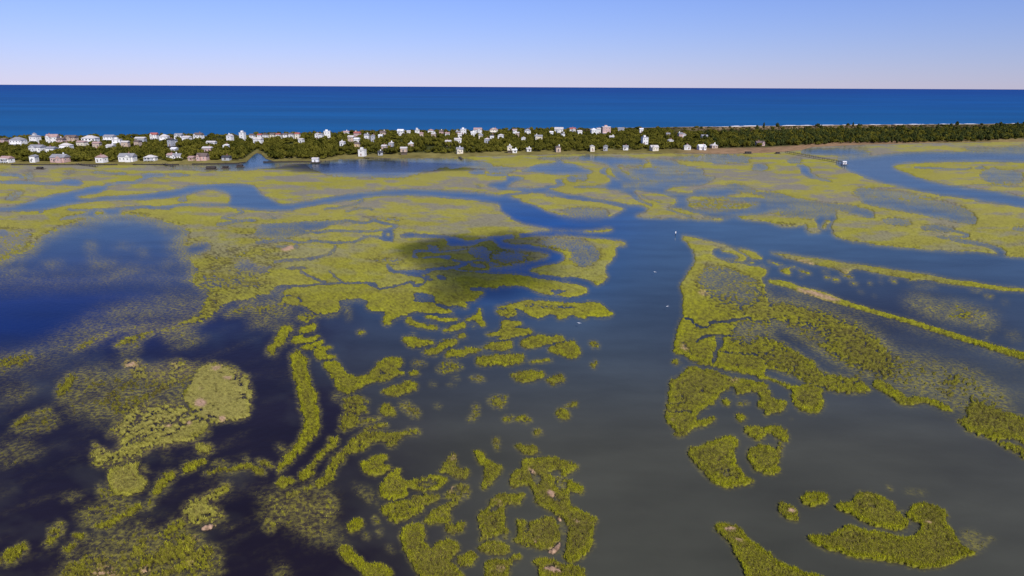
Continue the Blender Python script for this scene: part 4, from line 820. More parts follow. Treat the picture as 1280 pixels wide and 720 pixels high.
# surf along the beach on the ocean side
mb = MB()
for x in np.arange(-180, 1900, 6.0):
    y = float(interp(OC, x)); y2 = float(interp(OC, x + 6)); a = pt(x, y); b = pt(x + 6, y2)
    wdt = 22 * max(0, random.random() * 1.3 - .1) * (.35 + .65 * float(ss(700, 1000, x))) + .5 + 14 * float(ss(860, 900, x))
    mb.add([(a.x, a.y - 2, .12), (b.x, b.y - 2, .12), (b.x, b.y + wdt, .06), (a.x, a.y + wdt, .06)], [(0, 1, 2, 3)])
tag(mb.build('surf', mat_paint('foam', (.85, .86, .87), .8, .1, .2)), kind='stuff', label='white line of surf along the far ocean beach', cat='surf')

# ---------------------------------------------------------------- houses
MW = {'white': (.70, .69, .67), 'cream': (.66, .60, .48), 'grey': (.34, .35, .38), 'tan': (.46, .35, .27), 'pink': (.50, .34, .31), 'orange': (.62, .45, .25)}
MR = {'brown': (.13, .095, .085), 'grey': (.24, .24, .26), 'red': (.33, .10, .08), 'pale': (.50, .47, .45), 'dark': (.045, .045, .055), 'pink': (.36, .24, .22), 'white': (.70, .70, .70)}
wallm = {k: mat_paint('wall_' + k, v, .75, .08, .4) for k, v in MW.items()}; roofm = {k: mat_paint('roof_' + k, v, .85, .2, .8) for k, v in MR.items()}
m_trim = mat_paint('white_trim', (.8, .8, .79), .6, .04); m_glass = mat_paint('window_glass', (.035, .045, .06), .15, .3); m_stilt = mat_paint('brown_wood', (.12, .09, .07), .9, .3); m_brick = mat_paint('brick', (.25, .12, .09), .9, .2)  # plain brown wood for ground storeys and some doors
_wcache = {}
def win_mesh(wd, ht):
    k = (round(wd, 1), round(ht, 1))
    if k not in _wcache:
        b = MB(); b.box(-wd / 2, wd / 2, -.06, .05, -ht / 2, ht / 2, 0); b.box(-wd / 2 + .13, wd / 2 - .13, -.09, -.055, -ht / 2 + .13, ht / 2 - .13, 1)
        _wcache[k] = b.mesh('window', [m_trim, m_glass])
    return _wcache[k]
def add_windows(root, x0, x1, y, z0, z1, dense=1.0, face='front', big=False):
    W = x1 - x0; st = max(1, int((z1 - z0) / 3.0)); n = max(1, int(W / (3.4 / dense)))
    for f in range(st):
        for i in range(n):
            wd, ht = (2.2, 1.9) if big else (1.25, 1.6)
            o = link('window', win_mesh(wd, ht), root); u = x0 + W * (i + .5) / n; z = z0 + (z1 - z0) * (f + .5) / st + .1
            if face == 'front': o.location = (u, y, z)
            elif face == 'left': o.location = (y, u, z); o.rotation_euler.z = -math.pi / 2
            else: o.location = (y, u, z); o.rotation_euler.z = math.pi / 2
HOUSES = []
def house(px, pyb, wpx, hpx, typ, wall, roof, zb, word, seed):
    "px,pyb: middle of the lowest part that shows; zb: height of that part above the sea"
    rnd = random.Random(seed); c = pt(px, pyb, zb); D = (c - Vector((0, 0, CAM_H))).length; k = D / FPX
    W = max(5.0, wpx * k * (.66 if word == 0 else .66)); H = max(3.8, hpx * k * (.76 if word == 0 else .74)); dep = max(8, min(15, W * .7)); g = 1.6
    root = empty('house', (c.x, c.y + dep / 2, g), rnd.uniform(-.16, .16)); y0, y1 = -dep / 2, dep / 2
    base = zb - g; rf = min(H * .42, W * .30) if typ != 'block' else .9
    top = base + H - rf; wm, rm = wallm[wall], roofm[roof]; x0, x1 = -W / 2, W / 2; ov = .5
    w = MB(); r = MB(); low = max(0.0, min(base, 2.6)) if zb > 4 else 0
    w.box(x0, x1, y0, y1, low if low > 1 else -.6, top)
    if low > 1:
        s = MB(); s.box(x0 + .4, x1 - .4, y0 + 1.2, y1 - .3, -.6, low - .003); s.build('ground_storey', m_stilt, root)
    if typ in ('gable', 'narrow'): r.gable(x0 - ov, x1 + ov, y0 - .3, y1 + .3, top, rf, 'y'); w.gable(x0 + .02, x1 - .02, y0 + .02, y1 - .02, top - .01, rf - .35, 'y'); r.v = [(a, b, c_ + .02) for a, b, c_ in r.v]
    elif typ in ('long', 'low', 'row'): r.gable(x0 - ov, x1 + ov, y0 - ov, y1 + ov, top + .002, rf, 'x')
    elif typ == 'hip': r.hip(x0 - ov, x1 + ov, y0 - ov, y1 + ov, top + .002, rf)
    elif typ == 'block': r.box(x0 - .3, x1 + .3, y0 - .3, y1 + .3, top + .002, top + .35); w.box(x0 + W * .25, x0 + W * .6, y0 + dep * .3, y1 - dep * .2, top + .352, top + 2.4)
    elif typ == 'tower':
        r.hip(x0 - ov, x1 + ov, y0 - ov, y1 + ov, top + .002, rf * .8); cw = W * .16; w.box(-cw, cw, -cw, cw, top + rf * .3, top + rf * 1.05); r.hip(-cw - .4, cw + .4, -cw - .4, cw + .4, top + rf * 1.05 + .002, 1.5)
    elif typ == 'cross':
        r.gable(x0 - ov, x1 + ov, y0 - ov, y1 + ov, top + .002, rf, 'x')
        a = x0 + W * rnd.choice([.08, .34, .55]); b = a + W * .36; yf = y0 - 2.6
        w.box(a, b, yf, y0 - .002, low if low > 1 else -.6, top - .05); gm = MB()
        gm.gable(a - .35, b + .35, yf - .35, 0.0, top - .04, rf * .86, 'y'); gm.build('gable_roof', rm, root)
        w.gable(a + .1, b - .1, yf - .37, yf + .3, top - .03, rf * .62, 'y')
        add_windows(root, a, b, yf, max(low, 0) + .2, top, 1.1)
    w.build('wall', wm, root); ro = r.build('roof', rm, root)
    dens = {'row': 1.1, 'low': .8}.get(typ, 1.0)
    add_windows(root, x0, x1, y0 - .003 if typ != 'cross' else y0 - .003, max(low, 0) + .2, top, dens, big=(W > 15))
    add_windows(root, y0, y1, x0 - .003, max(low, 0) + .2, top, .7, 'left'); add_windows(root, y0, y1, x1 + .003, max(low, 0) + .2, top, .7, 'right')
    if W > 9 and typ in ('hip', 'long', 'tower', 'block', 'gable'):
        p = MB(); zf = max(low, .3) if low > 1 else .5; p.box(x0 + .5, x1 - .5, y0 - 2.6, y0 - .004, zf, zf + .25); npst = int(W / 3) + 1
        for i in range(npst):
            xx = x0 + .6 + (W - 1.2) * i / max(1, npst - 1); p.box(xx - .09, xx + .09, y0 - 2.55, y0 - 2.35, -.6, zf + 3)
        p.box(x0 + .4, x1 - .4, y0 - 2.8, y0 - .05, zf + 3.002, zf + 3.2); p.box(x0 + .5, x1 - .5, y0 - 2.58, y0 - 2.5, zf + .85, zf + .95); p.build('porch', m_trim, root)
    if rnd.random() < .6 and typ not in ('block', 'row'):
        ch = MB(); cx = rnd.uniform(x0 * .6, x1 * .6); ch.box(cx - .5, cx + .5, .3, 1.3, top, top + rf + 1.3); ch.build('chimney', rnd.choice([m_brick, m_trim]), ro)
    if rnd.random() < .45 and W > 10 and typ in ('long', 'hip', 'row'):
        d = MB(); cx = rnd.uniform(x0 * .5, x1 * .5); d.box(cx - 1.2, cx + 1.2, y0 + .8, 0, top + .2, top + rf * .75); d.gable(cx - 1.4, cx + 1.4, y0 + .6, .2, top + rf * .75 + .002, .9, 'y'); d.build('dormer', wm, ro)
    dr = MB(); dxx = rnd.uniform(x0 * .5, x1 * .5); zf = (max(low, .3) + .25) if low > 1 else .3; dr.box(dxx - .55, dxx + .55, y0 - .12, y0 - .05, zf, zf + 2.1); dr.build('door', rnd.choice([m_glass, m_brick, m_stilt]), root)
    HOUSES.append(dict(o=root, px=px, x=c.x, y=c.y, W=W, dep=dep, zb=zb, wall=wall, roof=roof, typ=typ, word=word, hp=H, D=D, pyb=pyb))
# strips at 5.98x of the photograph: u, v, width, height, type, wall, roof, row (0 marsh front, 1 middle, 2 ocean side)
S1 = [(35,375,85,45,'long','white','pink',0),(238,372,45,52,'narrow','white','grey',0),(430,372,135,58,'cross','pink','grey',0),(745,374,75,55,'gable','white','pink',0),(938,367,135,62,'cross','white','grey',0),(1115,362,100,44,'hip','white','pale',0),(1268,345,58,40,'long','white','pink',0),
 (262,288,115,45,'cross','white','grey',1),(372,288,72,30,'low','white','grey',1),(482,275,95,46,'hip','white','pale',1),(815,268,60,14,'low','white','pale',1),
 (18,225,40,30,'long','pink','brown',2),(118,238,110,52,'hip','white','grey',2),(250,220,72,58,'tower','white','grey',2),(380,215,95,52,'cross','white','pink',2),(445,224,60,34,'long','pink','brown',2),(520,212,95,42,'cross','tan','brown',2),(600,240,75,24,'low','cream','pink',2),
 (658,222,125,50,'hip','white','pale',2),(712,250,60,30,'long','tan','pink',2),(808,205,95,38,'long','white','grey',2),(864,230,72,32,'block','white','pale',2),(925,241,60,22,'low','tan','pale',2),(1040,212,88,28,'low','grey','pale',2),(1018,236,44,24,'low','tan','brown',2),(1145,190,60,40,'cross','white','red',2),(1220,207,76,46,'hip','white','pale',2),(1268,236,30,42,'narrow','grey','dark',2)]
S2 = [(16,227,32,28,'low','white','grey',2),(55,193,70,38,'cross','white','grey',2),(115,208,72,34,'long','white','pale',2),(205,192,78,42,'cross','white','brown',2),(298,241,85,28,'low','white','pale',1),(268,286,85,28,'low','pink','pale',1),(232,360,98,60,'cross','pink','brown',0),(150,362,40,36,'long','tan','pink',0),(410,358,76,36,'low','grey','dark',0),(407,266,26,22,'narrow','white','white',1),(438,206,50,46,'gable','white','pale',2),(533,198,48,58,'block','white','pale',2),
 (605,192,42,34,'row','white','brown',2),(662,190,40,32,'row','white','red',2),(704,190,40,34,'row','white','brown',2),(758,188,42,36,'row','cream','brown',2),(802,187,40,34,'row','white','red',2),(853,187,44,34,'row','white','brown',2),(897,186,36,36,'row','white','brown',2),(945,184,44,36,'row','cream','red',2),
 (650,226,82,44,'cross','white','pale',1),(1093,183,26,32,'narrow','white','pale',2),(1120,184,26,28,'narrow','white','grey',2),(1168,176,64,44,'block','white','white',2),(18,292,30,16,'low','white','white',1),(42,352,78,46,'cross','white','grey',0),(972,220,18,14,'low','white','pale',1)]
S3 = [(38,166,55,30,'cross','white','pink',2),(120,173,62,32,'long','pink','red',2),(72,209,56,42,'cross','tan','pale',2),(116,216,50,28,'low','white','white',2),(8,243,28,26,'low','white','pale',1),(190,189,45,32,'long','white','grey',2),(236,206,45,46,'narrow','grey','grey',2),(312,166,56,32,'long','tan','brown',2),(294,190,30,16,'low','white','white',2),(118,252,38,26,'low','orange','brown',1),(156,326,66,60,'block','white','pale',0),
 (445,159,62,38,'cross','white','white',2),(505,158,36,18,'low','white','pale',2),(570,160,48,42,'tower','white','pale',2),(600,174,38,18,'low','tan','pink',2),(672,153,58,32,'hip','white','pink',2),(692,176,38,20,'low','tan','pale',2),(750,156,40,24,'long','pink','brown',2),(795,173,46,26,'low','white','pink',2),(875,161,40,24,'long','pink','grey',2),(916,150,58,32,'block','white','white',2),(888,179,40,18,'low','white','pale',2),(874,223,74,36,'long','white','pale',1),(802,234,58,14,'low','tan','pale',1),
 (372,249,35,22,'narrow','grey','pale',1),(520,251,52,26,'gable','tan','white',1),(322,271,38,13,'low','tan','pale',1),(468,288,66,13,'low','tan','pale',1),(888,306,72,52,'cross','cream','grey',0),(1024,151,86,42,'cross','white','pink',2),(984,166,36,18,'low','white','white',2),(1144,148,84,36,'hip','cream','pink',2),(1130,191,42,30,'gable','white','dark',2),(1196,186,58,28,'hip','white','pale',2),(1046,186,34,14,'low','cream','grey',2),(1092,217,50,22,'hip','grey','pale',2),(1262,276,42,32,'narrow','cream','pale',1),(292,318,36,26,'low','grey','dark',0)]
S4 = [(20,157,46,38,'cross','white','pink',2),(116,158,64,42,'hip','white','grey',2),(86,213,44,34,'gable','white','pale',1),(40,170,38,16,'low','tan','pale',2),(200,198,82,34,'cross','cream','grey',2),(296,166,36,28,'low','white','white',2),(352,149,92,44,'cross','white','pale',2),(382,180,34,30,'narrow','white','grey',2),(455,142,62,32,'cross','white','red',2),(506,160,48,30,'long','white','pale',2),(612,163,58,54,'hip','white','white',2),(648,143,40,30,'long','white','pale',2),(706,156,88,62,'block','pink','white',2),(748,199,48,28,'low','white','pale',1),
 (818,138,66,28,'low','grey','grey',2),(970,139,38,15,'low','white','white',2),(995,232,60,60,'block','white','grey',1),(345,296,52,54,'hip','tan','brown',0),(602,292,36,54,'gable','cream','pale',0),(702,287,42,48,'narrow','grey','grey',0),(852,281,54,38,'long','white','grey',0),(1066,286,80,46,'cross','cream','pale',0),(1190,226,48,26,'gable','white','pale',1),(1170,176,34,20,'low','tan','grey',2),(1262,181,40,34,'long','pink','grey',2),(124,293,36,18,'low','white','pale',0),(20,302,20,13,'low','white','white',0)]
S5 = [(16,184,40,30,'gable','white','pale',1),(168,191,62,26,'cross','white','grey',1),(42,279,68,44,'gable','white','pale',0),(148,280,74,44,'cross','white','white',0),(240,269,64,38,'hip','tan','pale',0),(585,251,84,40,'cross','pink','brown',0)]
ns_ = 0
for x0_, S_ in ((0, S1), (213, S2), (426, S3), (640, S4), (853, S5)):
    for (u, v, wu, hu, ty, wa, ro_, rw) in S_:
        ns_ += 1; zb = (1.8, 6.0, 7.5)[rw]
        if rw == 0 and v < 350 and x0_ in (426,): zb = 2.0
        house(x0_ + u / 5.981, 140 + v / 5.981, wu / 5.981, hu / 5.981, ty, wa, ro_, zb, rw, ns_)
SEG = [(-50, 110, 'at the far left'), (110, 215, 'left of the pink waterfront house'), (215, 330, 'close left of the inlet'), (330, 428, 'right of the inlet'), (428, 530, 'around the tall white block'), (530, 645, 'past the tall white block'), (645, 735, 'before the pinkish tower block'), (735, 800, 'around the pinkish tower block'), (800, 1300, 'at the village right end')]
ORD = 'first second third fourth fifth sixth seventh eighth ninth tenth eleventh twelfth thirteenth fourteenth fifteenth sixteenth seventeenth eighteenth nineteenth twentieth'.split()
TYPW = dict(gable='front-gabled house', narrow='narrow house', long='long pitched-roof house', low='low bungalow', row='beach townhouse', hip='hip-roofed house', block='flat-topped tall house', tower='house with roof cupola', cross='cross-gabled house')
ROWN = ('front row', 'middle row', 'ocean row')
for lo, hi, nm in SEG:
    for rw in range(3):
        hs = sorted([h for h in HOUSES if lo <= h['px'] < hi and h['word'] == rw], key=lambda h: h['px'])
        for k, h in enumerate(hs):
            only = 'only one' if len(hs) == 1 else ORD[k] + ' from left'
            wn_ = {'pink': 'pinkish'}.get(h['wall'], h['wall'])
            tag(h['o'], f"{wn_} {TYPW[h['typ']]}, {only} in {ROWN[rw]}, {nm}", 'house', 'houses on the wooded barrier island')
BIGH = sorted(HOUSES, key=lambda h: h['y'])
for k, h in enumerate(BIGH): pass

# ---------------------------------------------------------------- trees
def crown_mesh(name, seed, lobes=6, leaves=230, squash=.62, conifer=False):
    r = np.random.default_rng(seed); vs = []; fs = []; shade = []
    cs = [(0, 0, .55, .55)]
    for k in range(lobes): a = 2 * math.pi * (k + r.random() * .6) / lobes; d = r.uniform(.35, .62); cs.append((d * math.cos(a), d * math.sin(a), r.uniform(.28, .62), r.uniform(.30, .46)))
    if conifer: cs = [(r.uniform(-.08, .08), r.uniform(-.08, .08), .25 + .2 * k, .48 - .09 * k) for k in range(5)]
    for (cx, cy, cz, rr) in cs:                 # inner mass, darker in tone than most leaves
        me = bmesh.new(); bmesh.ops.create_icosphere(me, subdivisions=1, radius=rr * .86)
        b = len(vs); me.verts.ensure_lookup_table()
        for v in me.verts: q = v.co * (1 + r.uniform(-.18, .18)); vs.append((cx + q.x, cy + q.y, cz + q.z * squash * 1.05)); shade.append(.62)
        for f in me.faces: t = [v.index + b for v in f.verts]; fs.append((t[0], t[1], t[2]))
        me.free()
    for k in range(leaves):
        cx, cy, cz, rr = cs[r.integers(len(cs))]; n = r.normal(size=3); n /= np.linalg.norm(n)
        if n[2] < -.3: n[2] *= -1
        c = np.array([cx, cy, cz]) + n * rr * r.uniform(.85, 1.15) * np.array([1, 1, squash * 1.1])
        t = np.cross(n, r.normal(size=3)); t /= np.linalg.norm(t) + 1e-6; u = np.cross(n, t) + n * r.uniform(-.5, .5); s = r.uniform(.09, .17)
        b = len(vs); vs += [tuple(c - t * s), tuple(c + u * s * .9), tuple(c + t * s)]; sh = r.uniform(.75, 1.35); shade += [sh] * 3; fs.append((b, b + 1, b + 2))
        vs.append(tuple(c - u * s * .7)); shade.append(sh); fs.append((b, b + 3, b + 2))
    me = bpy.data.meshes.new(name); me.from_pydata(vs, [], fs)
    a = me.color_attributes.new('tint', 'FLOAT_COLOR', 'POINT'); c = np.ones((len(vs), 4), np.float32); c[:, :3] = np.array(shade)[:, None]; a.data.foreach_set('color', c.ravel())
    return me
def mat_leaf(name, a_, b_):
    m, t, o = new_mat(name); N = t.nodes.new; L = t.links.new
    at_ = N('ShaderNodeAttribute'); at_.attribute_name = 'tint'; oi = N('ShaderNodeObjectInfo'); g = N('ShaderNodeNewGeometry')
    ns = N('ShaderNodeTexNoise'); ns.inputs['Scale'].default_value = .035; ns.inputs['Detail'].default_value = 3; L(g.outputs['Position'], ns.inputs['Vector'])
    ad = N('ShaderNodeMath'); ad.operation = 'MULTIPLY_ADD'; ad.inputs[1].default_value = .55; L(oi.outputs['Random'], ad.inputs[0])
    mr = N('ShaderNodeMapRange'); mr.inputs[1].default_value = .35; mr.inputs[2].default_value = .65; mr.inputs[3].default_value = 0; mr.inputs[4].default_value = .45; L(ns.outputs[0], mr.inputs[0]); L(mr.outputs[0], ad.inputs[2])
    mx = N('ShaderNodeMix'); mx.data_type = 'RGBA'; mx.inputs[6].default_value = (*a_, 1); mx.inputs[7].default_value = (*b_, 1); L(ad.outputs[0], mx.inputs[0])
    vm = N('ShaderNodeVectorMath'); vm.operation = 'MULTIPLY'; L(mx.outputs[2], vm.inputs[0]); L(at_.outputs['Color'], vm.inputs[1])
    d = N('ShaderNodeBsdfDiffuse'); tr = N('ShaderNodeBsdfTranslucent'); L(vm.outputs[0], d.inputs[0]); L(vm.outputs[0], tr.inputs[0]); ms = N('ShaderNodeMixShader'); ms.inputs[0].default_value = .2
    L(d.outputs[0], ms.inputs[1]); L(tr.outputs[0], ms.inputs[2]); L(ms.outputs[0], o.inputs[0]); return m
m_oak = mat_leaf('oak_leaves', (.040, .046, .008), (.160, .145, .022)); m_pine = mat_leaf('pine_needles', (.030, .044, .014), (.085, .092, .024)); m_scrub = mat_leaf('scrub_leaves', (.08, .065, .028), (.15, .10, .05))
m_trunk = mat_paint('bark', (.10, .075, .06), .95, .3)
crowns = []
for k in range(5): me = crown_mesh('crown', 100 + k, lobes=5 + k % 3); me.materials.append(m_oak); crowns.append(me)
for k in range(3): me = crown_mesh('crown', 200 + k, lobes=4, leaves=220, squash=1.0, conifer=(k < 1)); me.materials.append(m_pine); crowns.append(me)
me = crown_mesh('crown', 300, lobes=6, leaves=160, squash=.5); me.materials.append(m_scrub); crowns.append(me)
tb = MB(); tb.bar((0, 0, -.1), (.02, 0, .3), .045, .03); tb.bar((.02, 0, .28), (.25, .1, .52), .028, .012); tb.bar((.02, 0, .28), (-.2, -.15, .5), .026, .012); tb.bar((.02, 0, .28), (.0, .2, .55), .024, .01)
trunk_me = tb.mesh('trunk', m_trunk)
# candidates over the island
NT = 17000
cxp = RNG.uniform(-150, 1430, NT); sv = RNG.uniform(0, 1, NT)
Pf = at(cxp, interp(FRONT, cxp)); Pb = at(cxp, interp(OC, cxp)); tp = Pf + (Pb - Pf) * (sv * np.interp(cxp, [600, 860, 1150, 1230], [.9, .84, .84, .78]))[:, None]
dens = np.where(cxp > 840, np.where((sv > .62) & (cxp < 1180), .55, 1), 1.0)
clump = fbm(tp[:, 0] / 35, tp[:, 1] / 35, 3, 91)
keep = (RNG.random(NT) < dens) & (clump > np.where(cxp < 880, .36, .25))
order = np.argsort(tp[:, 1] - 8 * RNG.random(NT)); cellsz = 5.2; grid = {}; TR = []
hx = np.array([h['x'] for h in HOUSES]); hy = np.array([h['y'] for h in HOUSES]); hw = np.array([h['W'] for h in HOUSES]); hdp = np.array([h['dep'] for h in HOUSES]); hz = np.array([h['zb'] for h in HOUSES])
for i in order:
    if not keep[i]: continue
    x, y = tp[i, 0], tp[i, 1]; key = (int(x // cellsz), int(y // cellsz)); ok = True
    for a in (-1, 0, 1):
        for b in (-1, 0, 1):
            for (qx, qy) in grid.get((key[0] + a, key[1] + b), ()):
                if (qx - x) ** 2 + (qy - y) ** 2 < cellsz ** 2: ok = False
    if not ok: continue
    grid.setdefault(key, []).append((x, y)); s = sv[i]; pxx = cxp[i]
    typ = 'oak' if pxx < 860 + 100 * RNG.random() or RNG.random() < .6 else 'pine'
    if (pxx > 840 and s > .60 and pxx < 1250 and RNG.random() < .75): typ = 'scrub'
    if s > .8 and RNG.random() < .7: typ = 'scrub' if pxx > 700 or RNG.random() < .3 else typ
    if typ == 'oak': hgt = RNG.choice([RNG.uniform(3.5, 6), RNG.uniform(6, 9.2)]); rad = RNG.uniform(2.6, 6.0)
    elif typ == 'pine': hgt = RNG.uniform(7, 10.5); rad = RNG.uniform(3.4, 5.4)
    else: hgt = RNG.uniform(1.6, 3.2); rad = RNG.uniform(2, 3.6)
    if s > .72 and typ == 'oak': hgt *= .75
    # keep off the houses and out of the clearings before them
    dx = np.abs(hx - x * hy / y); lim = 99.0
    inside = (np.abs(hx - x) < hw / 2 + rad * .75) & (y > hy - 3 - rad) & (y < hy + hdp + rad)
    if inside.any(): continue
    fr_ = (dx < hw / 2 + rad * .5) & (y < hy - 1) & (hy - y < 170)
    if fr_.any():
        sl = (CAM_H - hz[fr_]) / hy[fr_]; lim = (CAM_H - sl * y).min() + (.6 if RNG.random() < .5 else 3.0)
    if lim < 1.4 and lim < hgt: continue
    sc_ = min(1, lim / hgt); hgt *= sc_; rad *= (.5 + .5 * sc_)
    if 308 < pxx < 336 and s < .03: continue
    TR.append((x, y, hgt, rad, typ, pxx, s))
zg = lambda s: float(np.interp(.05 + s * .9, s_, hprof))
vis = [k for k, t in enumerate(TR) if -10 < t[5] < 1290 and t[4] != 'scrub']
vis.sort(key=lambda k: TR[k][1] / (1 + .0 * TR[k][3]) - .25 * (TR[k][5] - 640) * 0); 
# frontmost per place: rank by how near the front edge they stand
vis.sort(key=lambda k: TR[k][6] * (650 if TR[k][5] < 860 else 500) - TR[k][3] * 2); front = set(vis[:300])
TSEG = [(-20, 70, 'oak beside the pink-roofed house at the far left of the shore', 'oaks by the far left house'), (70, 160, 'oak beside the wide pinkish house on the far left shore', 'oaks by the wide pinkish house'),
        (160, 235, 'oak between the two white waterfront houses left of the inlet', 'oaks by the white waterfront houses'), (235, 306, 'dark oak by the low dark-roofed house at the mouth of the inlet', 'oaks left of the inlet'),
        (306, 370, 'dark oak on the rounded point just right of the tidal inlet', 'oaks on the rounded point'), (370, 428, 'oak above the grassy lawn behind the small white boathouse', 'oaks behind the boathouse lawn'),
        (428, 500, 'oak just right of the tall white block house on the marsh shore', 'oaks right of the white block house'), (500, 580, 'oak between the white block house and the cream creek-side house', 'oaks left of the cream house'), (580, 640, 'oak behind the tan shore strip just right of the cream creek-side house', 'oaks right of the cream house'),
        (640, 700, 'oak left of the brown-roofed pavilion on the marsh shore', 'oaks left of the pavilion'), (700, 780, 'oak between the brown-roofed pavilion and the white three-storey house', 'oaks right of the pavilion'), (780, 860, 'oak beside the cream cross-gabled house at the right of the village', 'oaks by the cream gabled house'),
        (860, 930, 'green tree by the last white gabled houses of the village', 'trees by the last village houses'), (930, 1010, 'green tree behind the tan shore by the large pinkish dark-roofed house', 'trees behind the tan shore'),
        (1010, 1090, 'tall green tree in the wood behind the round blue pool', 'wood behind the blue pool'), (1090, 1190, 'tall green tree in the wood above the wide bend of the channel', 'wood above the channel bend'), (1190, 1300, 'green tree in the wood above the pale bank at the right edge', 'wood above the pale bank')]
pool = {'oak': crowns[:5], 'pine': crowns[5:8], 'scrub': crowns[8:9]}
bulk = []
for k, (x, y, hgt, rad, typ, pxx, s) in enumerate(TR):
    z = zg(s); ci = int(RNG.integers(len(pool[typ]))); rot = RNG.uniform(0, 6.28)
    zs = hgt / (1.0 if typ != 'pine' else 1.25)
    if k in front:
        e = empty('oak_tree' if typ == 'oak' else 'pine_tree', (x, y, z - .2), rot)
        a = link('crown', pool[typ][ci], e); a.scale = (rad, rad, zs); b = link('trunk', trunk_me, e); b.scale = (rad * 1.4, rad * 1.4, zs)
        for lo, hi, lb, gp in TSEG:
            if lo <= pxx < hi: tag(e, lb, 'tree', gp); break
        else: tag(e, lb, 'tree', gp)
    else: bulk.append((x, y, z - .2, rot, rad, zs, {'oak': 0, 'pine': 5, 'scrub': 8}[typ] + ci))
# the rest of the wood, as one mass
pc = bpy.data.collections.new('crown_kinds')
for k, me in enumerate(crowns): pc.objects.link(bpy.data.objects.new('crown_kind_%d' % k, me))
bk = np.array(bulk); pm = bpy.data.meshes.new('woodland'); pm.vertices.add(len(bk)); pm.vertices.foreach_set('co', bk[:, :3].astype(np.float32).ravel())
for nm_, colx, ty in (('rot', 3, 'FLOAT'), ('rad', 4, 'FLOAT'), ('hgt', 5, 'FLOAT'), ('kind_i', 6, 'INT')):
    a = pm.attributes.new(nm_, ty, 'POINT'); a.data.foreach_set('value', bk[:, colx].astype(np.int32 if ty == 'INT' else np.float32))
wood = link('woodland', pm); tag(wood, 'dense dark green wood of oaks and pines covering the barrier island', 'wood', kind='stuff')
ng = bpy.data.node_groups.new('scatter', 'GeometryNodeTree'); ng.interface.new_socket('Geometry', in_out='INPUT', socket_type='NodeSocketGeometry'); ng.interface.new_socket('Geometry', in_out='OUTPUT', socket_type='NodeSocketGeometry')
N = ng.nodes.new; L = ng.links.new; gi = N('NodeGroupInput'); go = N('NodeGroupOutput'); ip = N('GeometryNodeInstanceOnPoints'); ci_ = N('GeometryNodeCollectionInfo'); ci_.inputs['Collection'].default_value = pc; ci_.inputs['Separate Children'].default_value = True; ci_.inputs['Reset Children'].default_value = True
def na(nm_, ty): n = N('GeometryNodeInputNamedAttribute'); n.data_type = ty; n.inputs['Name'].default_value = nm_; return n.outputs[0]
cr = N('ShaderNodeCombineXYZ'); L(na('rot', 'FLOAT'), cr.inputs[2]); cs_ = N('ShaderNodeCombineXYZ'); ra = na('rad', 'FLOAT'); L(ra, cs_.inputs[0]); L(ra, cs_.inputs[1]); L(na('hgt', 'FLOAT'), cs_.inputs[2])
ip.inputs['Pick Instance'].default_value = True; L(gi.outputs[0], ip.inputs['Points']); L(ci_.outputs[0], ip.inputs['Instance']); L(na('kind_i', 'INT'), ip.inputs['Instance Index']); L(cr.outputs[0], ip.inputs['Rotation']); L(cs_.outputs[0], ip.inputs['Scale']); L(ip.outputs[0], go.inputs[0])
wood.modifiers.new('scatter', 'NODES').node_group = ng
print('trees', len(TR), 'bulk', len(bk), 'houses', len(HOUSES))

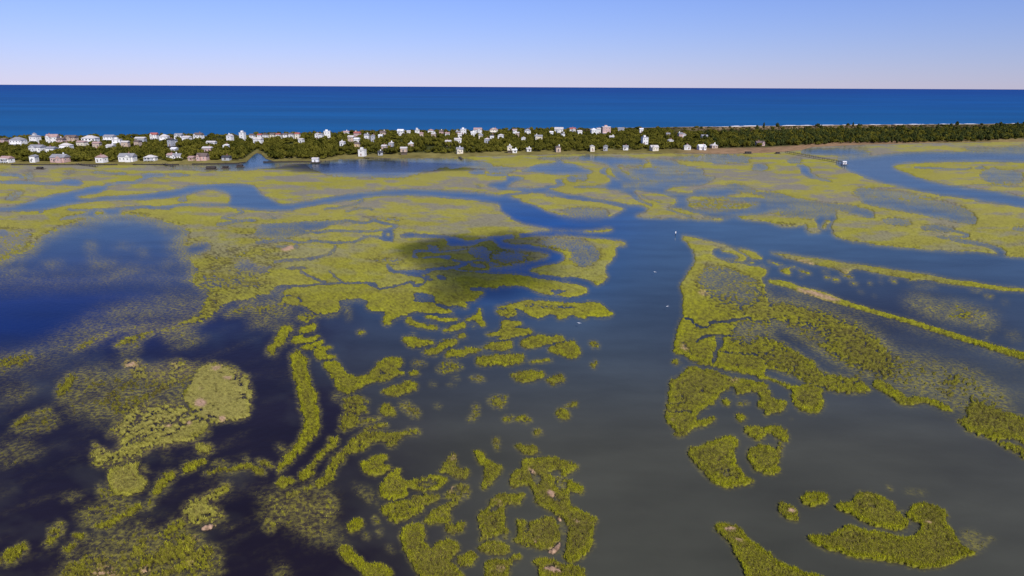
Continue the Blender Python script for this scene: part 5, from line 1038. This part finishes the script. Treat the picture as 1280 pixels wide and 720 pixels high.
# ---------------------------------------------------------------- marsh grass, blade clumps
def tufts(name, y_lo, y_hi, pitch, label, nbl, hs, thinly=False):
    xs = np.arange(-175, 1455, pitch); ys = np.arange(y_lo, y_hi, pitch); X_, Y_ = np.meshgrid(xs, ys)
    X_ = (X_ + RNG.uniform(-.5, .5, X_.shape) * pitch).ravel(); Y_ = (Y_ + RNG.uniform(-.5, .5, Y_.shape) * pitch).ravel()
    fi = np.clip((X_ - GX[0]) / STEP, 0, NX - 1.01); fj = np.clip((Y_ - GY[0]) / STEP, 0, NY - 1.01); i = np.rint(fi).astype(int); j = np.rint(fj).astype(int)
    g = G[j, i]; m = M[j, i]; na_ = nA[j, i]; nc_ = nC[j, i]
    p = np.clip(np.where(m > .52, .25 + .75 * np.clip((g - .3) * 2, 0, 1), g * 1.25 * np.clip(.55 + (na_ - .5) * 3.0, .25, 1.4)), 0, .86)
    p = p * (.15 + .85 * ss(300, 440, Y_)) * (1 - .55 * PAL[j, i] * (m > .5)); p = np.where(g < .05, 0, p); sp_ = m < .52; p = np.where(sp_ != thinly, 0, p); p = np.where(WK[j, i] > .45, .04, p)
    k = RNG.random(len(X_)) < p; X_, Y_, i, j, g, m = X_[k], Y_[k], i[k], j[k], g[k], m[k]; n = len(X_)
    base = at(X_, Y_, 0.0); base[:, 2] = np.clip(Z[j, i], -.05, .4)
    D = np.linalg.norm(base - np.array([0, 0, CAM_H]), axis=1); pxm = D / FPX
    p_in = inn[j, i]; wd = np.clip(pxm * pitch * (.30 if thinly else .42), .08, .5) * RNG.uniform(.7, 1.3, n); ht = hs * np.clip(RNG.normal(.75, .2, n), .3, 1.2) * np.where(m > .5, 1 - .3 * p_in, .7) * np.clip(.55 + .6 * g, .5, 1.1)
    c = Cc[j, i] + (nB[j, i] - .5) * .6; f = palef[j, i]
    rgb = grass_rgb(c, RNG.random(n) * .6 + .2, f) * (RNG.uniform(.5, 1.65, n) * 1.28)[:, None]
    if thinly: rgb *= 1.3
    dry = RNG.random(n) < (.10 + .25 * (1 - np.clip(c, 0, 1))); rgb[dry] = rgb[dry] * .3 + np.array([.20, .13, .07]) * .7
    V = np.zeros((n, nbl, 3, 3)); Cv = np.zeros((n, nbl, 3, 3))
    for b in range(nbl):
        a = RNG.uniform(0, 2 * np.pi, n); ln = RNG.uniform(.15, .75, n) * ht; h = ht * RNG.uniform(.6, 1.1, n); ox = RNG.normal(0, 1, n) * wd * .45; oy = RNG.normal(0, 1, n) * wd * .6
        ca, sa = np.cos(a), np.sin(a); bx, by = base[:, 0] + ox, base[:, 1] + oy; hw_ = wd * .42
        V[:, b, 0] = np.stack([bx - sa * hw_, by + ca * hw_, base[:, 2] - .05], 1); V[:, b, 1] = np.stack([bx + sa * hw_, by - ca * hw_, base[:, 2] - .05], 1)
        V[:, b, 2] = np.stack([bx + ca * ln, by + sa * ln, base[:, 2] + h], 1)
        Cv[:, b, 0] = rgb; Cv[:, b, 1] = rgb; Cv[:, b, 2] = rgb
    nv = n * nbl * 3
    o = mesh_np(name, V.reshape(-1, 3), np.arange(nv).reshape(-1, 3), m_grass, nper=3); vcol(o, 'tint', Cv.reshape(-1, 3)); tag(o, label, 'grass', kind='stuff'); print(name, n)
m_grass = mat_attr('cordgrass', 'tint', var=.28, scale=.16, transl=.35)
tufts('cordgrass', 430, 785, .90, 'yellow green cordgrass on the nearer marsh islands', 3, .42)
tufts('cordgrass', 285, 430, 1.4, 'olive and yellow cordgrass over the farther marsh flats', 2, .38)
tufts('cordgrass', 236, 780, .98, 'thin scattered cordgrass standing in the flooded shallows', 2, .42, True)

# ---------------------------------------------------------------- things by the water
m_wood = mat_paint('weathered_wood', (.13, .10, .075), .9, .3, 2); m_dark = mat_paint('dark_wood', (.035, .028, .025), .9, .3, 2); m_white = mat_paint('white_paint', (.8, .8, .8), .5, .05)
def pier(p0, p1, label, width=2.0, z=2.0, step=9.0, name='pier'):
    a = pt(*p0); b = pt(*p1); d = (b - a); Ln = d.length; ang = math.atan2(d.y, d.x); e = empty(name, (a.x, a.y, 0), ang)
    m = MB(); m.box(0, Ln, -width / 2, width / 2, z - .15, z); m.build('deck', m_dark, e); n = max(2, int(Ln / step)); pm_ = MB()
    pmb = MB(); pmb.bar((0, 0, -1.5), (0, 0, z + .9), .16); pme = pmb.mesh('post', m_dark)
    for k in range(n + 1):
        for s in (-1, 1): o = link('post', pme, e); o.location = (Ln * k / n, s * (width / 2 + .18), 0)
    for s in (-1, 1): r = MB(); r.box(0, Ln, s * (width / 2 + .05) - .05, s * (width / 2 + .05) + .05, z + .75, z + .87); r.build('rail', m_wood, e)
    return tag(e, label, 'pier')
pier((983, 191.6), (1053, 205.0), 'long dark wooden pier running over the marsh to the tidal channel on the right', 1.8, 2.0)
def small_hut(px, py, W, Dp, H, wallm_, roofm_, name, label, cat, zf=1.2):
    c = pt(px, py, zf); e = empty(name, (c.x, c.y, 0)); w_ = MB(); w_.box(-W / 2, W / 2, -Dp / 2, Dp / 2, zf, zf + H); w_.build('wall', wallm_, e)
    r = MB(); r.gable(-W / 2 - .4, W / 2 + .4, -Dp / 2 - .4, Dp / 2 + .4, zf + H + .002, W * .22, 'x'); r.build('roof', roofm_, e); d = MB(); d.box(-W / 2 - 1.5, W / 2 + 1.5, -Dp / 2 - 1.5, Dp / 2 + 1.5, zf - .25, zf - .003); d.build('deck', m_wood, e)
    pmb = MB(); pmb.bar((0, 0, -1.5), (0, 0, zf - .2), .18); pme = pmb.mesh('post', m_dark)
    for a in (-1, 1):
        for b in (-1, 0, 1): o = link('post', pme, e); o.location = (b * W / 2, a * Dp / 2, 0)
    dd = MB(); dd.box(-.5, .5, -Dp / 2 - .06, -Dp / 2 - .01, zf, zf + 2); dd.build('door', m_dark, e); return tag(e, label, cat)
small_hut(1055.2, 205.2, 3.2, 3.0, 2.3, m_white, roofm['white'], 'boathouse', 'tiny white boathouse at the channel end of the long pier', 'boathouse')
small_hut(394.5, 202.2, 6, 5, 3.0, m_white, roofm['pale'], 'boathouse', 'small white boathouse on the marsh edge right of the tidal inlet', 'boathouse')
pier((396, 202.8), (412, 203.0), 'short dark dock beside the small white boathouse', 1.6, 1.2, 4)
for k, (px, py, W, lb) in enumerate([(264, 211.0, 11, 'dark low dock shed, leftmost of three off the bank left of the inlet'), (282, 209.8, 6, 'dark low dock shed, middle of three off the bank left of the inlet'), (300, 208.2, 7, 'dark low dock shed nearest the mouth of the tidal inlet'),
                                     (935, 191.8, 9, 'low dark hunting hut on the tan shore right of the village, the wider of two'), (972, 191.8, 5, 'low dark hut beside the shore end of the long pier'), (50, 211, 6, 'low dark dock shed in the marsh below the far left houses')]):
    small_hut(px, py, W * .7, 4, 1.0, m_dark, m_dark, 'dock_shed', lb, 'shed', .7)
def bulkhead(pts, label, h=1.3):
    e = empty('bulkhead', (*pt(*pts[0])[:2], 0)); o0 = pt(*pts[0]); pmb = MB(); pmb.bar((0, 0, -1), (0, 0, h + .5), .2); pme = pmb.mesh('piling', m_dark); pl = MB()
    for (a, b) in zip(pts[:-1], pts[1:]):
        A_, B_ = pt(*a) - o0, pt(*b) - o0; d = (B_ - A_); L_ = d.length; u = d.normalized(); n_ = Vector((u.y, -u.x, 0))
        q = [A_ + n_ * .15, B_ + n_ * .15, B_ - n_ * .15, A_ - n_ * .15]; pl.add([(v.x, v.y, -1) for v in q] + [(v.x, v.y, h) for v in q], [(0, 1, 5, 4), (1, 2, 6, 5), (2, 3, 7, 6), (3, 0, 4, 7), (4, 5, 6, 7)])
        for k in range(int(L_ / 7)): o = link('piling', pme, e); o.location = A_ + u * (k * 7 + 2) + n_ * .4
    pl.build('wall', m_dark, e); return tag(e, label, 'bulkhead')
bulkhead([(14, 206.8), (60, 206.9), (100, 206.9), (147, 206.8)], 'dark wooden bulkhead along the bank at the far left of the shore')
bulkhead([(166, 206.6), (205, 206.5), (224, 206.6)], 'dark wooden bulkhead below the white cross-gabled waterfront houses')
bulkhead([(240, 206.0), (270, 205.6), (298, 205.0), (307, 203.6)], 'dark wooden bulkhead below the pink-brown house up to the inlet mouth')
bulkhead([(329, 203.3), (350, 203.2), (376, 203.0), (392, 203.0)], 'dark wooden bulkhead along the grassy point right of the inlet')
pier((97, 206.5), (121, 209.5), 'short dock angled out from the far left bank', 1.8, 1.3, 5); pier((205, 206.5), (218, 209), 'short dock out from the bank below the waterfront houses', 1.8, 1.3, 5); pier((455, 198.2), (487, 200.3), 'low dark dock in front of the tall white marsh-front block', 2.4, 1.2, 5)
pier((574, 197.4), (578, 200.2), 'short dock into the blue pool below the cream waterfront house', 2, 1.3, 5)

def gull(px, py, z, rz, label, sc=1.0):
    c = pt(px, py, z); e = empty('gull', c, rz); b = MB(); n = 6; prof = [(-.28, .01), (-.2, .05), (-.05, .085), (.1, .08), (.2, .05), (.27, .055), (.31, .03), (.37, .005)]
    for (x, r) in prof:
        for k in range(n): t = 2 * math.pi * k / n; b.v.append((x, r * math.cos(t), r * math.sin(t) + (.03 if x > .15 else 0)))
    for i in range(len(prof) - 1):
        for k in range(n): b.f.append((i * n + k, i * n + (k + 1) % n, (i + 1) * n + (k + 1) % n, (i + 1) * n + k)); b.m.append(0)
    b.build('body', m_white, e)
    for s in (-1, 1):
        w_ = MB(); w_.add([(.12, s * .05, .05), (-.1, s * .05, .05), (-.06, s * .38, .17), (.14, s * .38, .17), (-.22, s * .8, .10), (-.12, s * .8, .11), (.12, s * .05, .025), (-.1, s * .05, .03), (-.06, s * .38, .15), (.14, s * .38, .15)],
                          [(0, 1, 2, 3), (3, 2, 4, 5), (6, 9, 8, 7), (9, 5, 4, 8), (0, 3, 9, 6), (1, 7, 8, 2), (2, 8, 4), (3, 5, 9)]); w_.build('wing', m_white, e)
    t = MB(); t.add([(-.26, 0, .02), (-.44, .09, .01), (-.44, -.09, .01), (-.26, 0, -.01)], [(0, 1, 2), (3, 2, 1), (0, 3, 1), (0, 2, 3)]); t.build('tail', m_white, e)
    e.scale = (sc, sc, sc); return tag(e, label, 'gull', 'gulls over the main channel')
gull(818.8, 340, 1.5, .6, 'white gull over the blue channel, farthest of three', 1.0); gull(834.3, 383, 1.5, 2.2, 'white gull close to the right bank of the channel, middle of three', .9); gull(724, 404, 1.5, 1.1, 'white gull just below the long low island, nearest of three', 1.0)
e = empty('channel_marker', pt(844.3, 294.6)); p_ = MB(); p_.bar((0, 0, -2), (0, 0, 2.4), .14, n=8); p_.build('post', m_dark, e); b_ = MB(); b_.box(-.25, .25, -.2, -.15, 1.3, 2.3); b_.build('board', m_white, e); tag(e, 'white channel marker on a post off the tip of the right-hand marsh', 'marker')

# ---------------------------------------------------------------- small unseen clouds, added behind the camera as likely cause of the marsh's dark patches
mc = bpy.data.materials.new('cloud'); mc.use_nodes = True; n_ = mc.node_tree.nodes; n_.clear(); o_ = n_.new('ShaderNodeOutputMaterial'); v_ = n_.new('ShaderNodeVolumeScatter'); v_.inputs['Density'].default_value = .030; v_.inputs['Color'].default_value = (.95, .95, .96, 1); mc.node_tree.links.new(v_.outputs[0], o_.inputs['Volume'])
def cloud(px, py, rx, ry, rz, alt, label, seed):
    r = random.Random(seed); g_ = pt(px, py); c = g_ + SUN_DIR * (alt / SUN_DIR.z); bm = bmesh.new()
    bmesh.ops.create_icosphere(bm, subdivisions=4, radius=1)
    for v in bm.verts:
        q = v.co.copy(); k = .35 + 1.25 * float(fbm(np.array([q.x * 1.7 + 9 + seed]), np.array([q.y * 1.7 + q.z * 1.3 + 9]), 4, seed)[0])
        v.co = Vector((q.x * rx * k, q.y * ry * k, q.z * rz * k * (1 if q.z > 0 else .5)))
    me = bpy.data.meshes.new('cloud'); bm.to_mesh(me); bm.free(); me.materials.append(mc); o = link('cloud', me); o.location = c
    return tag(o, label, 'cloud', kind='stuff')
cloud(610, 327, 36, 62, 36, 520, 'unseen cloud added to shade the creeks left of the main channel', 3)
cloud(475, 209, 100, 45, 42, 560, 'unseen cloud added to shade the pool before the tall white block', 8)

print('triangles', sum(len(o.data.polygons) * (2 if len(o.data.polygons) and o.data.polygons[0].loop_total == 4 else 1) for o in SC.objects if o.type == 'MESH'))
